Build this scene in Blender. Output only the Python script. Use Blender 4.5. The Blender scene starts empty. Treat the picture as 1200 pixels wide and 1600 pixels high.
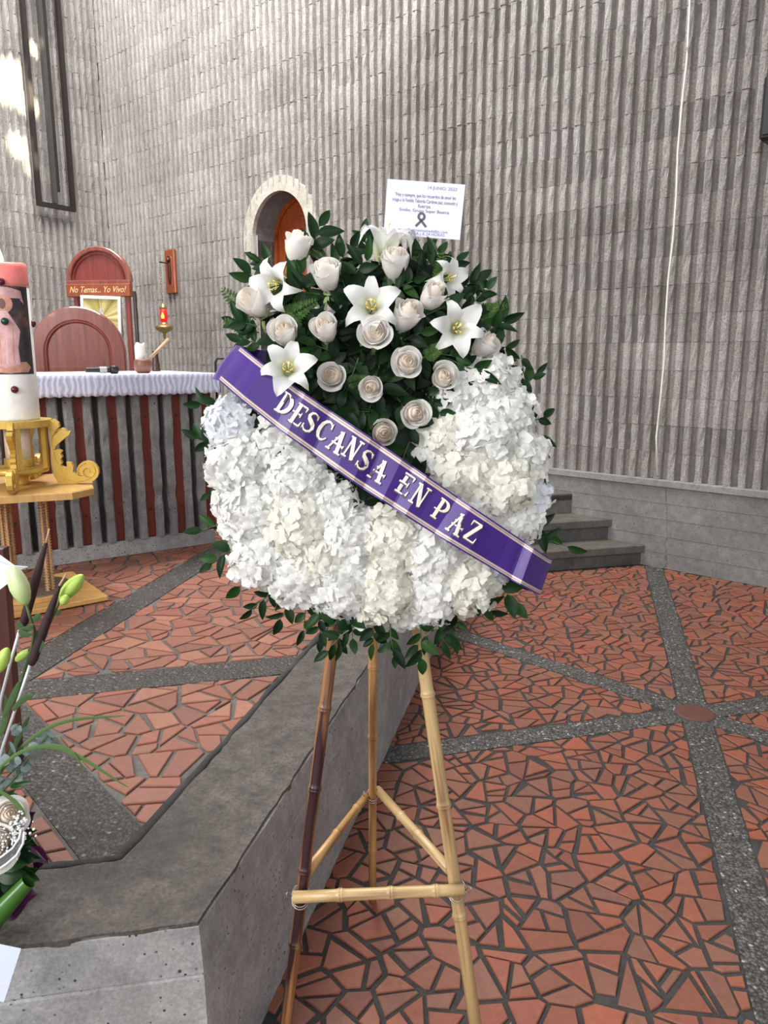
import bpy, bmesh, math, random
import numpy as np
from mathutils import Vector, Matrix, Euler

# ------------------------------------------------------------------ camera
PITCH, CAM_H, FPX = math.radians(11.5), 1.5, 1200.0
sc = bpy.context.scene
COL = sc.collection
cam = bpy.data.objects.new('camera', bpy.data.cameras.new('camera'))
COL.objects.link(cam)
cam.location = (0, 0, CAM_H)
cam.rotation_euler = (math.pi / 2 - PITCH, 0, 0)
cam.data.sensor_fit = 'VERTICAL'
cam.data.sensor_height = 36.0
cam.data.lens = FPX / 1600 * 36
cam.data.clip_start = 0.05
sc.camera = cam

# ------------------------------------------------------------------ light
world = bpy.data.worlds.new('daylight')
sc.world = world
world.use_nodes = True
bg = world.node_tree.nodes['Background']
bg.inputs['Color'].default_value = (0.93, 0.96, 1.0, 1)
bg.inputs['Strength'].default_value = 0.50


def area(name, loc, aim, sx, sy, power, color=(1, 1, 1)):
    l = bpy.data.lights.new(name, 'AREA')
    l.shape = 'RECTANGLE'
    l.size, l.size_y, l.energy, l.color = sx, sy, power, color
    o = bpy.data.objects.new(name, l)
    COL.objects.link(o)
    o.location = loc
    o.rotation_euler = (Vector(aim) - Vector(loc)).to_track_quat('-Z', 'Y').to_euler()
    return o


def spot(name, loc, aim, deg, power, color, blend=0.5, rad=0.02):
    l = bpy.data.lights.new(name, 'SPOT')
    l.energy, l.color, l.spot_size, l.spot_blend = power, color, math.radians(deg), blend
    l.shadow_soft_size = rad
    o = bpy.data.objects.new(name, l)
    COL.objects.link(o)
    o.location = loc
    o.rotation_euler = (Vector(aim) - Vector(loc)).to_track_quat('-Z', 'Y').to_euler()
    return o


area('skylight', (-2.2, 5.6, 7.5), (-2.6, 7.4, 2.5), 4.0, 3.0, 780, (1.0, 0.98, 0.95))
area('side_window', (-4.2, -2.2, 3.6), (0.2, 2.6, 1.4), 3.4, 3.0, 370, (1.0, 0.98, 0.96))
area('added_front_fill', (0.8, -4.6, 2.6), (0.1, 2.0, 1.3), 4.0, 3.0, 110, (1.0, 0.99, 0.98))  # added fill lamp behind the camera, brightens the upright faces of the wreath
sc.view_settings.view_transform = 'Standard'
sc.view_settings.look = 'None'
sc.view_settings.gamma = 1
sc.view_settings.use_curve_mapping = False
sc.view_settings.exposure = 0.15

rnd = random.Random(7)
rad = math.radians


# ------------------------------------------------------------------ geometry of the lens (to measure real places)
def ray(x, y):
    a, b = (x - 600) / FPX, (800 - y) / FPX
    return Vector((a, math.cos(PITCH) + b * math.sin(PITCH), -math.sin(PITCH) + b * math.cos(PITCH)))


EYE = Vector((0, 0, CAM_H))


def on_z(x, y, z=0.0):
    r = ray(x, y)
    return EYE + r * ((z - CAM_H) / r.z)


def on_y(x, y, Y):
    r = ray(x, y)
    return EYE + r * (Y / r.y)


def on_plane(x, y, p0, n):
    r = ray(x, y)
    return EYE + r * ((Vector(p0) - EYE).dot(n) / r.dot(n))


def proj(q):
    q = Vector(q) - EYE
    d = q.y * math.cos(PITCH) - q.z * math.sin(PITCH)
    u = q.y * math.sin(PITCH) + q.z * math.cos(PITCH)
    if d < 0.05:
        return (-9999, -9999)
    return (600 + FPX * q.x / d, 800 - FPX * u / d)


# ------------------------------------------------------------------ materials
class NT:
    def __init__(s, name):
        s.m = bpy.data.materials.new(name)
        s.m.use_nodes = True
        s.t = s.m.node_tree
        s.b = s.t.nodes['Principled BSDF']

    def n(s, typ, **kw):
        nd = s.t.nodes.new(typ)
        for k, v in kw.items():
            setattr(nd, k, v)
        return nd

    def l(s, a, b):
        s.t.links.new(a, b)

    def coord(s, scale=(1, 1, 1), kind='Object'):
        tc = s.n('ShaderNodeTexCoord')
        mp = s.n('ShaderNodeMapping')
        mp.inputs['Scale'].default_value = scale
        s.l(tc.outputs[kind], mp.inputs['Vector'])
        return mp.outputs['Vector']

    def world(s, scale=(1, 1, 1)):
        g = s.n('ShaderNodeNewGeometry')
        mp = s.n('ShaderNodeMapping')
        mp.inputs['Scale'].default_value = scale
        s.l(g.outputs['Position'], mp.inputs['Vector'])
        return mp.outputs['Vector']

    def noise(s, vec, scale, detail=4, rough=0.6):
        nd = s.n('ShaderNodeTexNoise')
        nd.inputs['Scale'].default_value = scale
        nd.inputs['Detail'].default_value = detail
        nd.inputs['Roughness'].default_value = rough
        s.l(vec, nd.inputs['Vector'])
        return nd.outputs['Fac']

    def ramp(s, fac, stops):
        r = s.n('ShaderNodeValToRGB')
        e = r.color_ramp.elements
        while len(e) < len(stops):
            e.new(0.5)
        for q, (p, c) in zip(e, stops):
            q.position = p
            q.color = (*c, 1) if len(c) == 3 else c
        s.l(fac, r.inputs['Fac'])
        return r.outputs['Color']

    def mix(s, fac, a, b, mode='MIX'):
        m = s.n('ShaderNodeMix', data_type='RGBA', blend_type=mode)
        for sock, v in ((m.inputs[0], fac), (m.inputs[6], a), (m.inputs[7], b)):
            if isinstance(v, (int, float)):
                sock.default_value = v
            elif isinstance(v, tuple):
                sock.default_value = (*v, 1)
            else:
                s.l(v, sock)
        return m.outputs[2]

    def math(s, op, a, b=0.0):
        m = s.n('ShaderNodeMath', operation=op)
        for sock, v in ((m.inputs[0], a), (m.inputs[1], b)):
            if isinstance(v, (int, float)):
                sock.default_value = v
            else:
                s.l(v, sock)
        return m.outputs[0]

    def bump(s, h, strength=0.3, dist=0.01):
        b = s.n('ShaderNodeBump')
        b.inputs['Strength'].default_value = strength
        b.inputs['Distance'].default_value = dist
        s.l(h, b.inputs['Height'])
        s.l(b.outputs['Normal'], s.b.inputs['Normal'])

    def objrand(s):
        return s.n('ShaderNodeObjectInfo').outputs['Random']

    def island(s):
        return s.n('ShaderNodeNewGeometry').outputs['Random Per Island']

    def piece(s):
        return s.math('FRACT', s.math('ADD', s.objrand(), s.island()))

    def done(s, color=None, rough=None, metal=None, **kw):
        if color is not None:
            if isinstance(color, tuple):
                s.b.inputs['Base Color'].default_value = (*color, 1)
            else:
                s.l(color, s.b.inputs['Base Color'])
        if rough is not None:
            if isinstance(rough, (int, float)):
                s.b.inputs['Roughness'].default_value = rough
            else:
                s.l(rough, s.b.inputs['Roughness'])
        if metal is not None:
            s.b.inputs['Metallic'].default_value = metal
        for k, v in kw.items():
            s.b.inputs[k.replace('_', ' ')].default_value = v
        return s.m


def grey(v, w=0.0):
    return (v * (1 + w), v, v * (1 - w))


def plain(name, color, rough=0.5, metal=0.0, vary=0.12, scale=20, **kw):
    t = NT(name)
    f = t.noise(t.coord(), scale, 3)
    c = t.ramp(f, [(0.25, tuple(x * (1 - vary) for x in color)), (0.75, tuple(min(1, x * (1 + vary)) for x in color))])
    return t.done(c, rough, metal, **kw)


def concrete(name, dark, light, scale=3.0, pits=True, stain=(0.0, 0.0, 0.0), stain_amt=0.0, rough=0.85, world=True, bump=0.35, mottle=0.3):
    t = NT(name)
    v = t.world() if world else t.coord()
    f = t.noise(v, scale, 7, 0.7)
    c = t.ramp(f, [(0.3, dark), (0.7, light)])
    c = t.mix(mottle, c, t.ramp(t.noise(v, 18, 5, 0.7), [(0.3, grey(0.12)), (0.7, grey(0.88))]), 'OVERLAY')
    c = t.mix(mottle, c, t.ramp(t.noise(v, 130, 3, 0.7), [(0.3, grey(0.15)), (0.7, grey(0.85))]), 'OVERLAY')
    if stain_amt:
        f3 = t.noise(v, 1.7, 5, 0.65)
        c = t.mix(t.math('MULTIPLY', t.ramp(f3, [(0.45, (0, 0, 0)), (0.7, (1, 1, 1))]), stain_amt), c, stain)
    if pits:
        for sc_, lo, hi, th in ((26, 0.10, 0.15, 0.56), (60, 0.13, 0.20, 0.50)):
            vo = t.n('ShaderNodeTexVoronoi')
            vo.inputs['Scale'].default_value = sc_
            t.l(v, vo.inputs['Vector'])
            p = t.ramp(vo.outputs['Distance'], [(lo, (1, 1, 1)), (hi, (0, 0, 0))])
            c = t.mix(t.math('MULTIPLY', p, t.ramp(t.noise(v, 9, 2), [(th, (0, 0, 0)), (th + .06, (1, 1, 1))])), c, grey(0.035))
    t.bump(t.noise(v, 60, 5, 0.7), bump, 0.004)
    return t.done(c, rough)


def block_material():
    t = NT('split_face_concrete')
    v = t.world()
    f = t.noise(v, 1.1, 5, 0.6)
    c = t.ramp(f, [(0.3, (0.25, 0.23, 0.21)), (0.72, (0.42, 0.395, 0.37))])
    # tone of every block, from where it stands in the bond
    g = t.n('ShaderNodeNewGeometry')
    vm = t.n('ShaderNodeVectorMath', operation='MULTIPLY')
    t.l(g.outputs['Position'], vm.inputs[0])
    vm.inputs[1].default_value = (1 / 0.28, 1 / 0.28, 1 / 0.19)
    fl = t.n('ShaderNodeVectorMath', operation='FLOOR')
    t.l(vm.outputs[0], fl.inputs[0])
    wn = t.n('ShaderNodeTexWhiteNoise')
    t.l(fl.outputs[0], wn.inputs['Vector'])
    c = t.mix(0.30, c, t.ramp(t.objrand(), [(0.0, grey(0.30, 0.03)), (1.0, grey(0.72, -0.02))]), 'OVERLAY')
    f2 = t.noise(v, 110, 4, 0.75)
    c = t.mix(0.75, c, t.ramp(f2, [(0.3, grey(0.15)), (0.7, grey(0.85))]), 'OVERLAY')
    # rain streaks down the courses
    st = t.noise(t.world((7, 7, 0.7)), 1.0, 4, 0.6)
    c = t.mix(t.math('MULTIPLY', t.ramp(st, [(0.52, (0, 0, 0)), (0.75, (1, 1, 1))]), 0.45), c, (0.17, 0.15, 0.13))
    t.bump(t.noise(v, 70, 5, 0.8), 0.9, 0.010)
    return t.done(c, 0.92)


def tile_material(name, cols, grime=0.35):
    t = NT(name)
    p = t.piece()
    c = t.ramp(p, [(i / (len(cols) - 1), q) for i, q in enumerate(cols)])
    v = t.world()
    f = t.noise(v, 45, 4, 0.7)
    c = t.mix(0.35, c, t.ramp(f, [(0.3, grey(0.3)), (0.7, grey(0.7))]), 'OVERLAY')
    f2 = t.noise(v, 1.3, 4, 0.65)
    c = t.mix(t.math('MULTIPLY', t.ramp(f2, [(0.42, (0, 0, 0)), (0.72, (1, 1, 1))]), grime), c, (0.16, 0.075, 0.05))
    vo = t.n('ShaderNodeTexVoronoi')
    vo.inputs['Scale'].default_value = 40
    t.l(v, vo.inputs['Vector'])
    pit = t.ramp(vo.outputs['Distance'], [(0.05, (1, 1, 1)), (0.10, (0, 0, 0))])
    c = t.mix(t.math('MULTIPLY', pit, t.ramp(t.noise(v, 5, 2), [(0.5, (0, 0, 0)), (0.62, (0.8, 0.8, 0.8))])), c, (0.09, 0.035, 0.025))
    t.bump(t.noise(v, 30, 4), 0.25, 0.003)
    r = t.ramp(t.noise(v, 6, 3), [(0.3, grey(0.5)), (0.7, grey(0.66))])
    return t.done(c, r)


def pebble_material(name='washed_pebble', k=1.0, tint=(0.085, 0.076, 0.066), amt=0.4):
    t = NT(name)
    v = t.world()
    vo = t.n('ShaderNodeTexVoronoi')
    vo.inputs['Scale'].default_value = 110
    t.l(v, vo.inputs['Vector'])
    sep = t.n('ShaderNodeSeparateColor')
    t.l(vo.outputs['Color'], sep.inputs[0])
    c = t.ramp(sep.outputs[0], [(0.0, grey(0.032 * k, .06)), (0.45, grey(0.085 * k, .06)), (0.82, grey(0.14 * k, .06)), (0.95, grey(0.20 * k, .03)), (0.99, grey(0.5 * k, .02))])
    edge = t.ramp(vo.outputs['Distance'], [(0.35, (1, 1, 1)), (0.7, (0.3, 0.3, 0.3))])
    c = t.mix(1.0, c, edge, 'MULTIPLY')
    c = t.mix(t.math('MULTIPLY', t.noise(v, 2.5, 4), amt), c, tint)
    t.bump(t.math('SUBTRACT', 1.0, vo.outputs['Distance']), 0.8, 0.006)
    return t.done(c, 0.62)


def wood(name, dark, light, rough=0.35, scale=(14, 14, 1.2), coat=0.0):
    t = NT(name)
    f = t.noise(t.coord(scale), 2.2, 6, 0.65)
    c = t.ramp(f, [(0.3, dark), (0.7, light)])
    t.bump(f, 0.08, 0.003)
    return t.done(c, rough, Coat_Weight=coat)


def petal_material(name, col, trans=0.25, throat=None, vary=True):
    t = NT(name)
    p = t.piece() if vary else t.objrand()
    lo = tuple(x * 0.93 for x in col)
    c = t.ramp(p, [(0, lo), (1, col)])
    if throat:
        at = t.n('ShaderNodeAttribute', attribute_name='depth')
        c = t.mix(at.outputs['Fac'], c, throat)
    t.done(c, 0.55, Specular_IOR_Level=0.25)
    tr = t.n('ShaderNodeBsdfTranslucent')
    t.l(c, tr.inputs['Color'])
    mx = t.n('ShaderNodeMixShader')
    mx.inputs[0].default_value = trans
    t.l(t.b.outputs[0], mx.inputs[1])
    t.l(tr.outputs[0], mx.inputs[2])
    out = t.t.nodes['Material Output']
    t.l(mx.outputs[0], out.inputs['Surface'])
    return t.m


def leaf_material(name, cols, rough=0.40, trans=0.12):
    t = NT(name)
    c = t.ramp(t.piece(), [(i / (len(cols) - 1), q) for i, q in enumerate(cols)])
    g = t.n('ShaderNodeNewGeometry')
    c = t.mix(g.outputs['Backfacing'], c, t.mix(0.5, c, (0.12, 0.18, 0.09)))
    t.done(c, rough, Specular_IOR_Level=0.16)
    tr = t.n('ShaderNodeBsdfTranslucent')
    t.l(c, tr.inputs['Color'])
    mx = t.n('ShaderNodeMixShader')
    mx.inputs[0].default_value = trans
    t.l(t.b.outputs[0], mx.inputs[1])
    t.l(tr.outputs[0], mx.inputs[2])
    t.l(mx.outputs[0], t.t.nodes['Material Output'].inputs['Surface'])
    return t.m


def bamboo(name, base, dark, amt):
    t = NT(name)
    v = t.coord((1, 1, 1))
    f = t.noise(t.coord((60, 60, 3)), 1.0, 4, 0.6)
    c = t.ramp(f, [(0.25, tuple(x * 0.8 for x in base)), (0.75, tuple(min(1, x * 1.12) for x in base))])
    f2 = t.noise(t.coord((40, 40, 2.2)), 1.0, 3, 0.55)
    c = t.mix(t.ramp(f2, [(amt, (1, 1, 1)), (amt + 0.16, (0, 0, 0))]), c, dark)
    return t.done(c, 0.34)


def emit(name, col, strength, base=None):
    t = NT(name)
    t.done(base or col, 0.5)
    t.b.inputs['Emission Color'].default_value = (*col, 1)
    t.b.inputs['Emission Strength'].default_value = strength
    return t.m


M = {}
M['block'] = block_material()
M['mortar'] = concrete('mortar', grey(0.13, .05), grey(0.22, .05), 5, False)
M['plinth'] = concrete('board_formed_concrete', grey(0.15, .02), grey(0.23, .02), 2.2, True, (0.085, 0.08, 0.075), 0.35)
M['ledge'] = concrete('ledge_concrete', grey(0.19, .02), grey(0.27, .02), 3, False)
M['curb_top'] = concrete('worn_concrete', (0.060, 0.052, 0.043), (0.125, 0.112, 0.096), 3.2, True, (0.035, 0.028, 0.022), 0.6, 0.75, mottle=0.6)
M['curb_face'] = concrete('curb_concrete', grey(0.22, .015), grey(0.345, .015), 2.4, True, (0.17, 0.16, 0.155), 0.3)
M['step'] = concrete('step_concrete', grey(0.05, .03), grey(0.10, .04), 3, False, (0.045, 0.04, 0.037), 0.4)
M['tread'] = concrete('tread_concrete', (0.075, 0.07, 0.058), (0.135, 0.126, 0.108), 3, False, (0.055, 0.048, 0.04), 0.4)
M['grout'] = concrete('dark_grout', (0.022, 0.022, 0.021), (0.05, 0.049, 0.047), 6, False)
M['grout_dais'] = concrete('grey_grout', (0.09, 0.082, 0.075), (0.15, 0.135, 0.12), 6, False)
M['tile'] = tile_material('terracotta', [(0.15, 0.052, 0.034), (0.265, 0.073, 0.041), (0.18, 0.075, 0.050), (0.24, 0.088, 0.053), (0.29, 0.079, 0.041), (0.20, 0.062, 0.035), (0.22, 0.092, 0.059)])
M['tile_dais'] = tile_material('terracotta_dais', [(0.21, 0.077, 0.050), (0.29, 0.100, 0.060), (0.23, 0.090, 0.060), (0.33, 0.138, 0.085), (0.19, 0.072, 0.050), (0.265, 0.09, 0.055)], 0.25)
M['pebble'] = pebble_material()
M['pebble_dais'] = pebble_material('worn_pebble', 0.72, (0.055, 0.043, 0.034), 0.9)
M['medallion'] = plain('medallion_clay', (0.11, 0.042, 0.030), 0.6)
M['arch'] = concrete('arch_concrete', (0.40, 0.37, 0.32), (0.53, 0.495, 0.44), 5, False)
M['niche'] = concrete('niche_concrete', grey(0.12), grey(0.2), 5, False)
M['door_wood'] = wood('door_wood', (0.20, 0.035, 0.008), (0.36, 0.075, 0.018), 0.3)
M['steel'] = plain('dark_steel', (0.020, 0.016, 0.015), 0.55)
M['black'] = plain('black_plastic', (0.012, 0.012, 0.013), 0.45)
M['cable'] = plain('white_cable', (0.75, 0.70, 0.62), 0.5)
M['rust'] = plain('rust', (0.07, 0.03, 0.018), 0.9)
M['red_wood'] = wood('mahogany', (0.16, 0.025, 0.02), (0.29, 0.05, 0.035), 0.28, coat=0.3)
M['red_wood2'] = wood('mahogany_light', (0.16, 0.038, 0.026), (0.32, 0.096, 0.070), 0.22, coat=0.4)
M['board'] = wood('red_board', (0.105, 0.012, 0.005), (0.18, 0.026, 0.010), 0.65)
M['orange_wood'] = wood('orange_wood', (0.24, 0.05, 0.016), (0.34, 0.09, 0.03), 0.3)
M['altar_rib'] = concrete('altar_concrete', grey(0.14, .01), grey(0.27, .01), 6, True, (0.12, 0.12, 0.12), 0.3, bump=0.8)
M['altar_groove_shade'] = concrete('altar_groove_shade', grey(0.05), grey(0.09), 6, False)  # altar concrete darkened, the shade of the grooves put into its colour
M['cloth'] = plain('white_cloth', (0.80, 0.81, 0.86), 0.8, vary=0.05)
M['lace'] = None
M['dark_slab'] = plain('dark_slab', (0.03, 0.018, 0.018), 0.4)
M['gold_letter'] = plain('pale_gold_paint', (0.82, 0.52, 0.26), 0.5)
M['wax'] = plain('ivory_wax', (0.83, 0.80, 0.76), 0.4, Subsurface_Weight=0.3)
M['wax_pink'] = plain('pink_wax', (0.95, 0.27, 0.25), 0.35, Subsurface_Weight=0.4)
M['flame'] = emit('flame', (1.0, 0.72, 0.28), 9)
M['gold'] = plain('gold_paint', (0.62, 0.40, 0.085), 0.36, 0.35, vary=0.15)
M['gold_wood'] = wood('gilded_board', (0.45, 0.25, 0.08), (0.62, 0.38, 0.13), 0.4)
M['base_wood'] = wood('varnished_pine', (0.48, 0.25, 0.07), (0.62, 0.36, 0.12), 0.35, scale=(2, 14, 14))
M['twist'] = plain('twisted_brass', (0.62, 0.43, 0.25), 0.3, 0.7)
M['brass'] = plain('brass', (0.62, 0.47, 0.20), 0.22, 0.9)
M['brown_disc'] = plain('brown_disc', (0.16, 0.11, 0.08), 0.6)
M['bowl'] = plain('brown_clay', (0.20, 0.085, 0.055), 0.35)
M['red_glass'] = emit('red_glass', (0.9, 0.02, 0.02), 0.6, (0.45, 0.005, 0.01))
M['stick'] = wood('pale_stick', (0.42, 0.27, 0.16), (0.55, 0.38, 0.24), 0.5)
M['dark_wood'] = wood('dark_wood', (0.03, 0.014, 0.009), (0.075, 0.03, 0.018), 0.3)
M['post'] = wood('dark_red_wood', (0.045, 0.012, 0.010), (0.085, 0.025, 0.02), 0.35)
M['ribbon'] = None

# ------------------------------------------------------------------ mesh helpers
MW = {}


def mw(o):
    return MW.get(o.name, Matrix.Identity(4)) if o is not None else Matrix.Identity(4)


def link(name, data, parent=None, world=None, mat=None):
    o = bpy.data.objects.new(name, data)
    COL.objects.link(o)
    W = world if world is not None else mw(parent)
    if parent is not None:
        o.parent = parent
        o.matrix_basis = mw(parent).inverted() @ W
    else:
        o.matrix_basis = W
    MW[o.name] = W
    return o


def tag(o, label=None, cat=None, group=None, kind=None):
    for k, v in (('label', label), ('category', cat), ('group', group), ('kind', kind)):
        if v:
            o[k] = v
    return o


def thing(name, loc, label=None, cat=None, group=None, kind=None, rot=None):
    W = Matrix.Translation(Vector(loc))
    if rot is not None:
        W = W @ rot.to_4x4()
    o = link(name, None, None, W)
    o.empty_display_size = 0.1
    return tag(o, label, cat, group, kind)


def frame(axis_z, spin=0.0):
    z = Vector(axis_z).normalized()
    t = Vector((0, 0, 1)) if abs(z.z) < 0.9 else Vector((0, 1, 0))
    x = t.cross(z).normalized()
    y = z.cross(x)
    m = Matrix((x, y, z)).transposed()
    return m @ Matrix.Rotation(spin, 3, 'Z')


class MB:
    def __init__(s):
        s.v, s.f = [], []

    def add(s, vs, fs, T=None):
        k = len(s.v)
        s.v += [tuple(T @ Vector(p)) if T is not None else tuple(p) for p in vs]
        s.f += [tuple(i + k for i in f) for f in fs]
        return s

    def box(s, lo, hi, T=None, ch=0.0):
        (a, b, c), (d, e, f) = lo, hi
        if ch <= 0:
            vs = [(x, y, z) for z in (c, f) for x, y in ((a, b), (d, b), (d, e), (a, e))]
            fs = [(3, 2, 1, 0), (4, 5, 6, 7)] + [(i, (i + 1) % 4, (i + 1) % 4 + 4, i + 4) for i in range(4)]
            return s.add(vs, fs, T)
        poly = [(a + ch, b), (d - ch, b), (d, b + ch), (d, e - ch), (d - ch, e), (a + ch, e), (a, e - ch), (a, b + ch)]
        ins = [(min(max(x, a + ch), d - ch), min(max(y, b + ch), e - ch)) for x, y in poly]
        rings = [[(x, y, c) for x, y in ins], [(x, y, c + ch) for x, y in poly], [(x, y, f - ch) for x, y in poly], [(x, y, f) for x, y in ins]]
        return s.rings(rings, T=T, caps=True)

    def rings(s, rings, closed=True, caps=True, T=None):
        n = len(rings[0])
        vs = [p for r in rings for p in r]
        fs = []
        for i in range(len(rings) - 1):
            for j in range(n if closed else n - 1):
                k = (j + 1) % n
                fs.append((i * n + j, i * n + k, (i + 1) * n + k, (i + 1) * n + j))
        if caps:
            fs.append(tuple(range(n - 1, -1, -1)))
            fs.append(tuple((len(rings) - 1) * n + j for j in range(n)))
        return s.add(vs, fs, T)

    def tube(s, path, radii, n=8, caps=True):
        P = [Vector(p) for p in path]
        if isinstance(radii, (int, float)):
            radii = [radii] * len(P)
        rings, ref = [], None
        for i, p in enumerate(P):
            d = (P[min(i + 1, len(P) - 1)] - P[max(i - 1, 0)]).normalized()
            if ref is None:
                ref = Vector((0, 0, 1)) if abs(d.z) < 0.9 else Vector((1, 0, 0))
            x = ref.cross(d).normalized()
            y = d.cross(x)
            ref = y.cross(x) * -1 if False else ref
            rings.append([tuple(p + (x * math.cos(2 * math.pi * j / n) + y * math.sin(2 * math.pi * j / n)) * radii[i]) for j in range(n)])
        return s.rings(rings, caps=caps)

    def lathe(s, prof, n=24, T=None, caps=True):
        return s.rings([[(r * math.cos(2 * math.pi * j / n), r * math.sin(2 * math.pi * j / n), z) for j in range(n)] for r, z in prof], T=T, caps=caps)

    def prism(s, poly, z0, z1, T=None, ch=0.0):
        if ch <= 0:
            return s.rings([[(x, y, z0) for x, y in poly], [(x, y, z1) for x, y in poly]], T=T)
        c = (sum(p[0] for p in poly) / len(poly), sum(p[1] for p in poly) / len(poly))
        ins = inset(poly, ch) or [(c[0] + (x - c[0]) * 0.9, c[1] + (y - c[1]) * 0.9) for x, y in poly]
        if len(ins) != len(poly):
            ins = [(c[0] + (x - c[0]) * 0.9, c[1] + (y - c[1]) * 0.9) for x, y in poly]
        return s.rings([[(x, y, z0) for x, y in poly], [(x, y, z1 - ch) for x, y in poly], [(x, y, z1) for x, y in ins]], T=T)

    def grid(s, fn, nu, nv, T=None):
        vs = [fn(i / nu, j / nv) for j in range(nv + 1) for i in range(nu + 1)]
        w = nu + 1
        fs = [(j * w + i, j * w + i + 1, (j + 1) * w + i + 1, (j + 1) * w + i) for j in range(nv) for i in range(nu)]
        return s.add(vs, fs, T)

    def data(s, name, mat, smooth=False, local=None):
        me = bpy.data.meshes.new(name)
        vs = s.v if local is None else [tuple(local @ Vector(p)) for p in s.v]
        me.from_pydata(vs, [], s.f)
        if mat is not None:
            me.materials.append(mat)
        if smooth:
            me.polygons.foreach_set('use_smooth', [True] * len(me.polygons))
        me.update()
        return me

    def build(s, name, mat, parent=None, smooth=False, world=None):
        """vertices are in world coordinates unless a matrix is given"""
        if world is None:
            W = mw(parent)
            return link(name, s.data(name, mat, smooth, W.inverted()), parent, W)
        return link(name, s.data(name, mat, smooth), parent, world)


def bevel(o, w=0.004, seg=2):
    m = o.modifiers.new('bevel', 'BEVEL')
    m.width, m.segments, m.limit_method, m.angle_limit = w, seg, 'ANGLE', rad(40)
    return o


def clip(poly, p, n):
    """keep the side where (q-p).n >= 0"""
    out = []
    m = len(poly)
    for i in range(m):
        a, b = poly[i], poly[(i + 1) % m]
        da = (a[0] - p[0]) * n[0] + (a[1] - p[1]) * n[1]
        db = (b[0] - p[0]) * n[0] + (b[1] - p[1]) * n[1]
        if da >= 0:
            out.append(a)
        if (da >= 0) != (db >= 0):
            t = da / (da - db)
            out.append((a[0] + (b[0] - a[0]) * t, a[1] + (b[1] - a[1]) * t))
    return out


def area2(poly):
    return 0.5 * sum(poly[i][0] * poly[(i + 1) % len(poly)][1] - poly[(i + 1) % len(poly)][0] * poly[i][1] for i in range(len(poly)))


def inset(poly, d, jit=None):
    if len(poly) < 3:
        return None
    out = list(poly)
    m = len(poly)
    for i in range(m):
        a, b = poly[i], poly[(i + 1) % m]
        ex, ey = b[0] - a[0], b[1] - a[1]
        L = math.hypot(ex, ey)
        if L < 1e-6:
            continue
        n = (-ey / L, ex / L)
        dd = d if jit is None else d * jit()
        out = clip(out, (a[0] + n[0] * dd, a[1] + n[1] * dd), n)
        if len(out) < 3:
            return None
    return out


def tidy(poly, eps):
    out = []
    for p in poly:
        if not out or math.hypot(p[0] - out[-1][0], p[1] - out[-1][1]) > eps:
            out.append(p)
    if len(out) > 2 and math.hypot(out[0][0] - out[-1][0], out[0][1] - out[-1][1]) < eps:
        out.pop()
    return out


def crazy(sector, size, seed, gap=0.0052):
    """broken-tile pieces filling a convex polygon (counter-clockwise)"""
    r = random.Random(seed)
    xs, ys = [p[0] for p in sector], [p[1] for p in sector]
    step = size * 1.30
    pts = []
    y = min(ys) - step
    while y < max(ys) + step:
        x = min(xs) - step
        while x < max(xs) + step:
            pts.append((x + r.uniform(-.5, .5) * step, y + r.uniform(-.5, .5) * step))
            x += step
        y += step
    A = np.array(pts)
    res = []
    for i, p in enumerate(pts):
        if not (min(xs) - step * .8 < p[0] < max(xs) + step * .8 and min(ys) - step * .8 < p[1] < max(ys) + step * .8):
            continue
        cell = [(p[0] - 2 * step, p[1] - 2 * step), (p[0] + 2 * step, p[1] - 2 * step), (p[0] + 2 * step, p[1] + 2 * step), (p[0] - 2 * step, p[1] + 2 * step)]
        d = ((A - A[i]) ** 2).sum(1)
        for j in np.argsort(d)[1:15]:
            q = pts[j]
            cell = clip(cell, ((p[0] + q[0]) / 2, (p[1] + q[1]) / 2), (p[0] - q[0], p[1] - q[1]))
            if len(cell) < 3:
                break
        if len(cell) < 3:
            continue
        todo = [cell]
        done = []
        while todo:
            c = todo.pop()
            ar = area2(c)
            if ar < size * size * r.uniform(0.55, 1.15):
                done.append(c)
                continue
            cx, cy = sum(q[0] for q in c) / len(c), sum(q[1] for q in c) / len(c)
            # break across the long way, like a struck tile
            k = max(range(len(c)), key=lambda q: (c[q][0] - cx) ** 2 + (c[q][1] - cy) ** 2)
            a = math.atan2(c[k][1] - cy, c[k][0] - cx) + math.pi / 2 + r.gauss(0, .38)
            cx += r.gauss(0, .008)
            cy += r.gauss(0, .008)
            n = (-math.sin(a), math.cos(a))
            c1, c2 = clip(c, (cx, cy), n), clip(c, (cx, cy), (-n[0], -n[1]))
            for q in (c1, c2):
                if len(q) >= 3:
                    todo.append(q) if area2(q) < ar * .85 else done.append(q)
        for c in done:
            for k in range(len(sector)):
                a, b = sector[k], sector[(k + 1) % len(sector)]
                c = clip(c, a, (-(b[1] - a[1]), b[0] - a[0]))
                if len(c) < 3:
                    break
            if len(c) < 3:
                continue
            c = inset(tidy(c, .012), gap, lambda: r.uniform(.45, 1.75))
            if not c:
                continue
            c = tidy(c, .009)
            if len(c) >= 3 and area2(c) > 0.0005:
                res.append(c)
    return res


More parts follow.
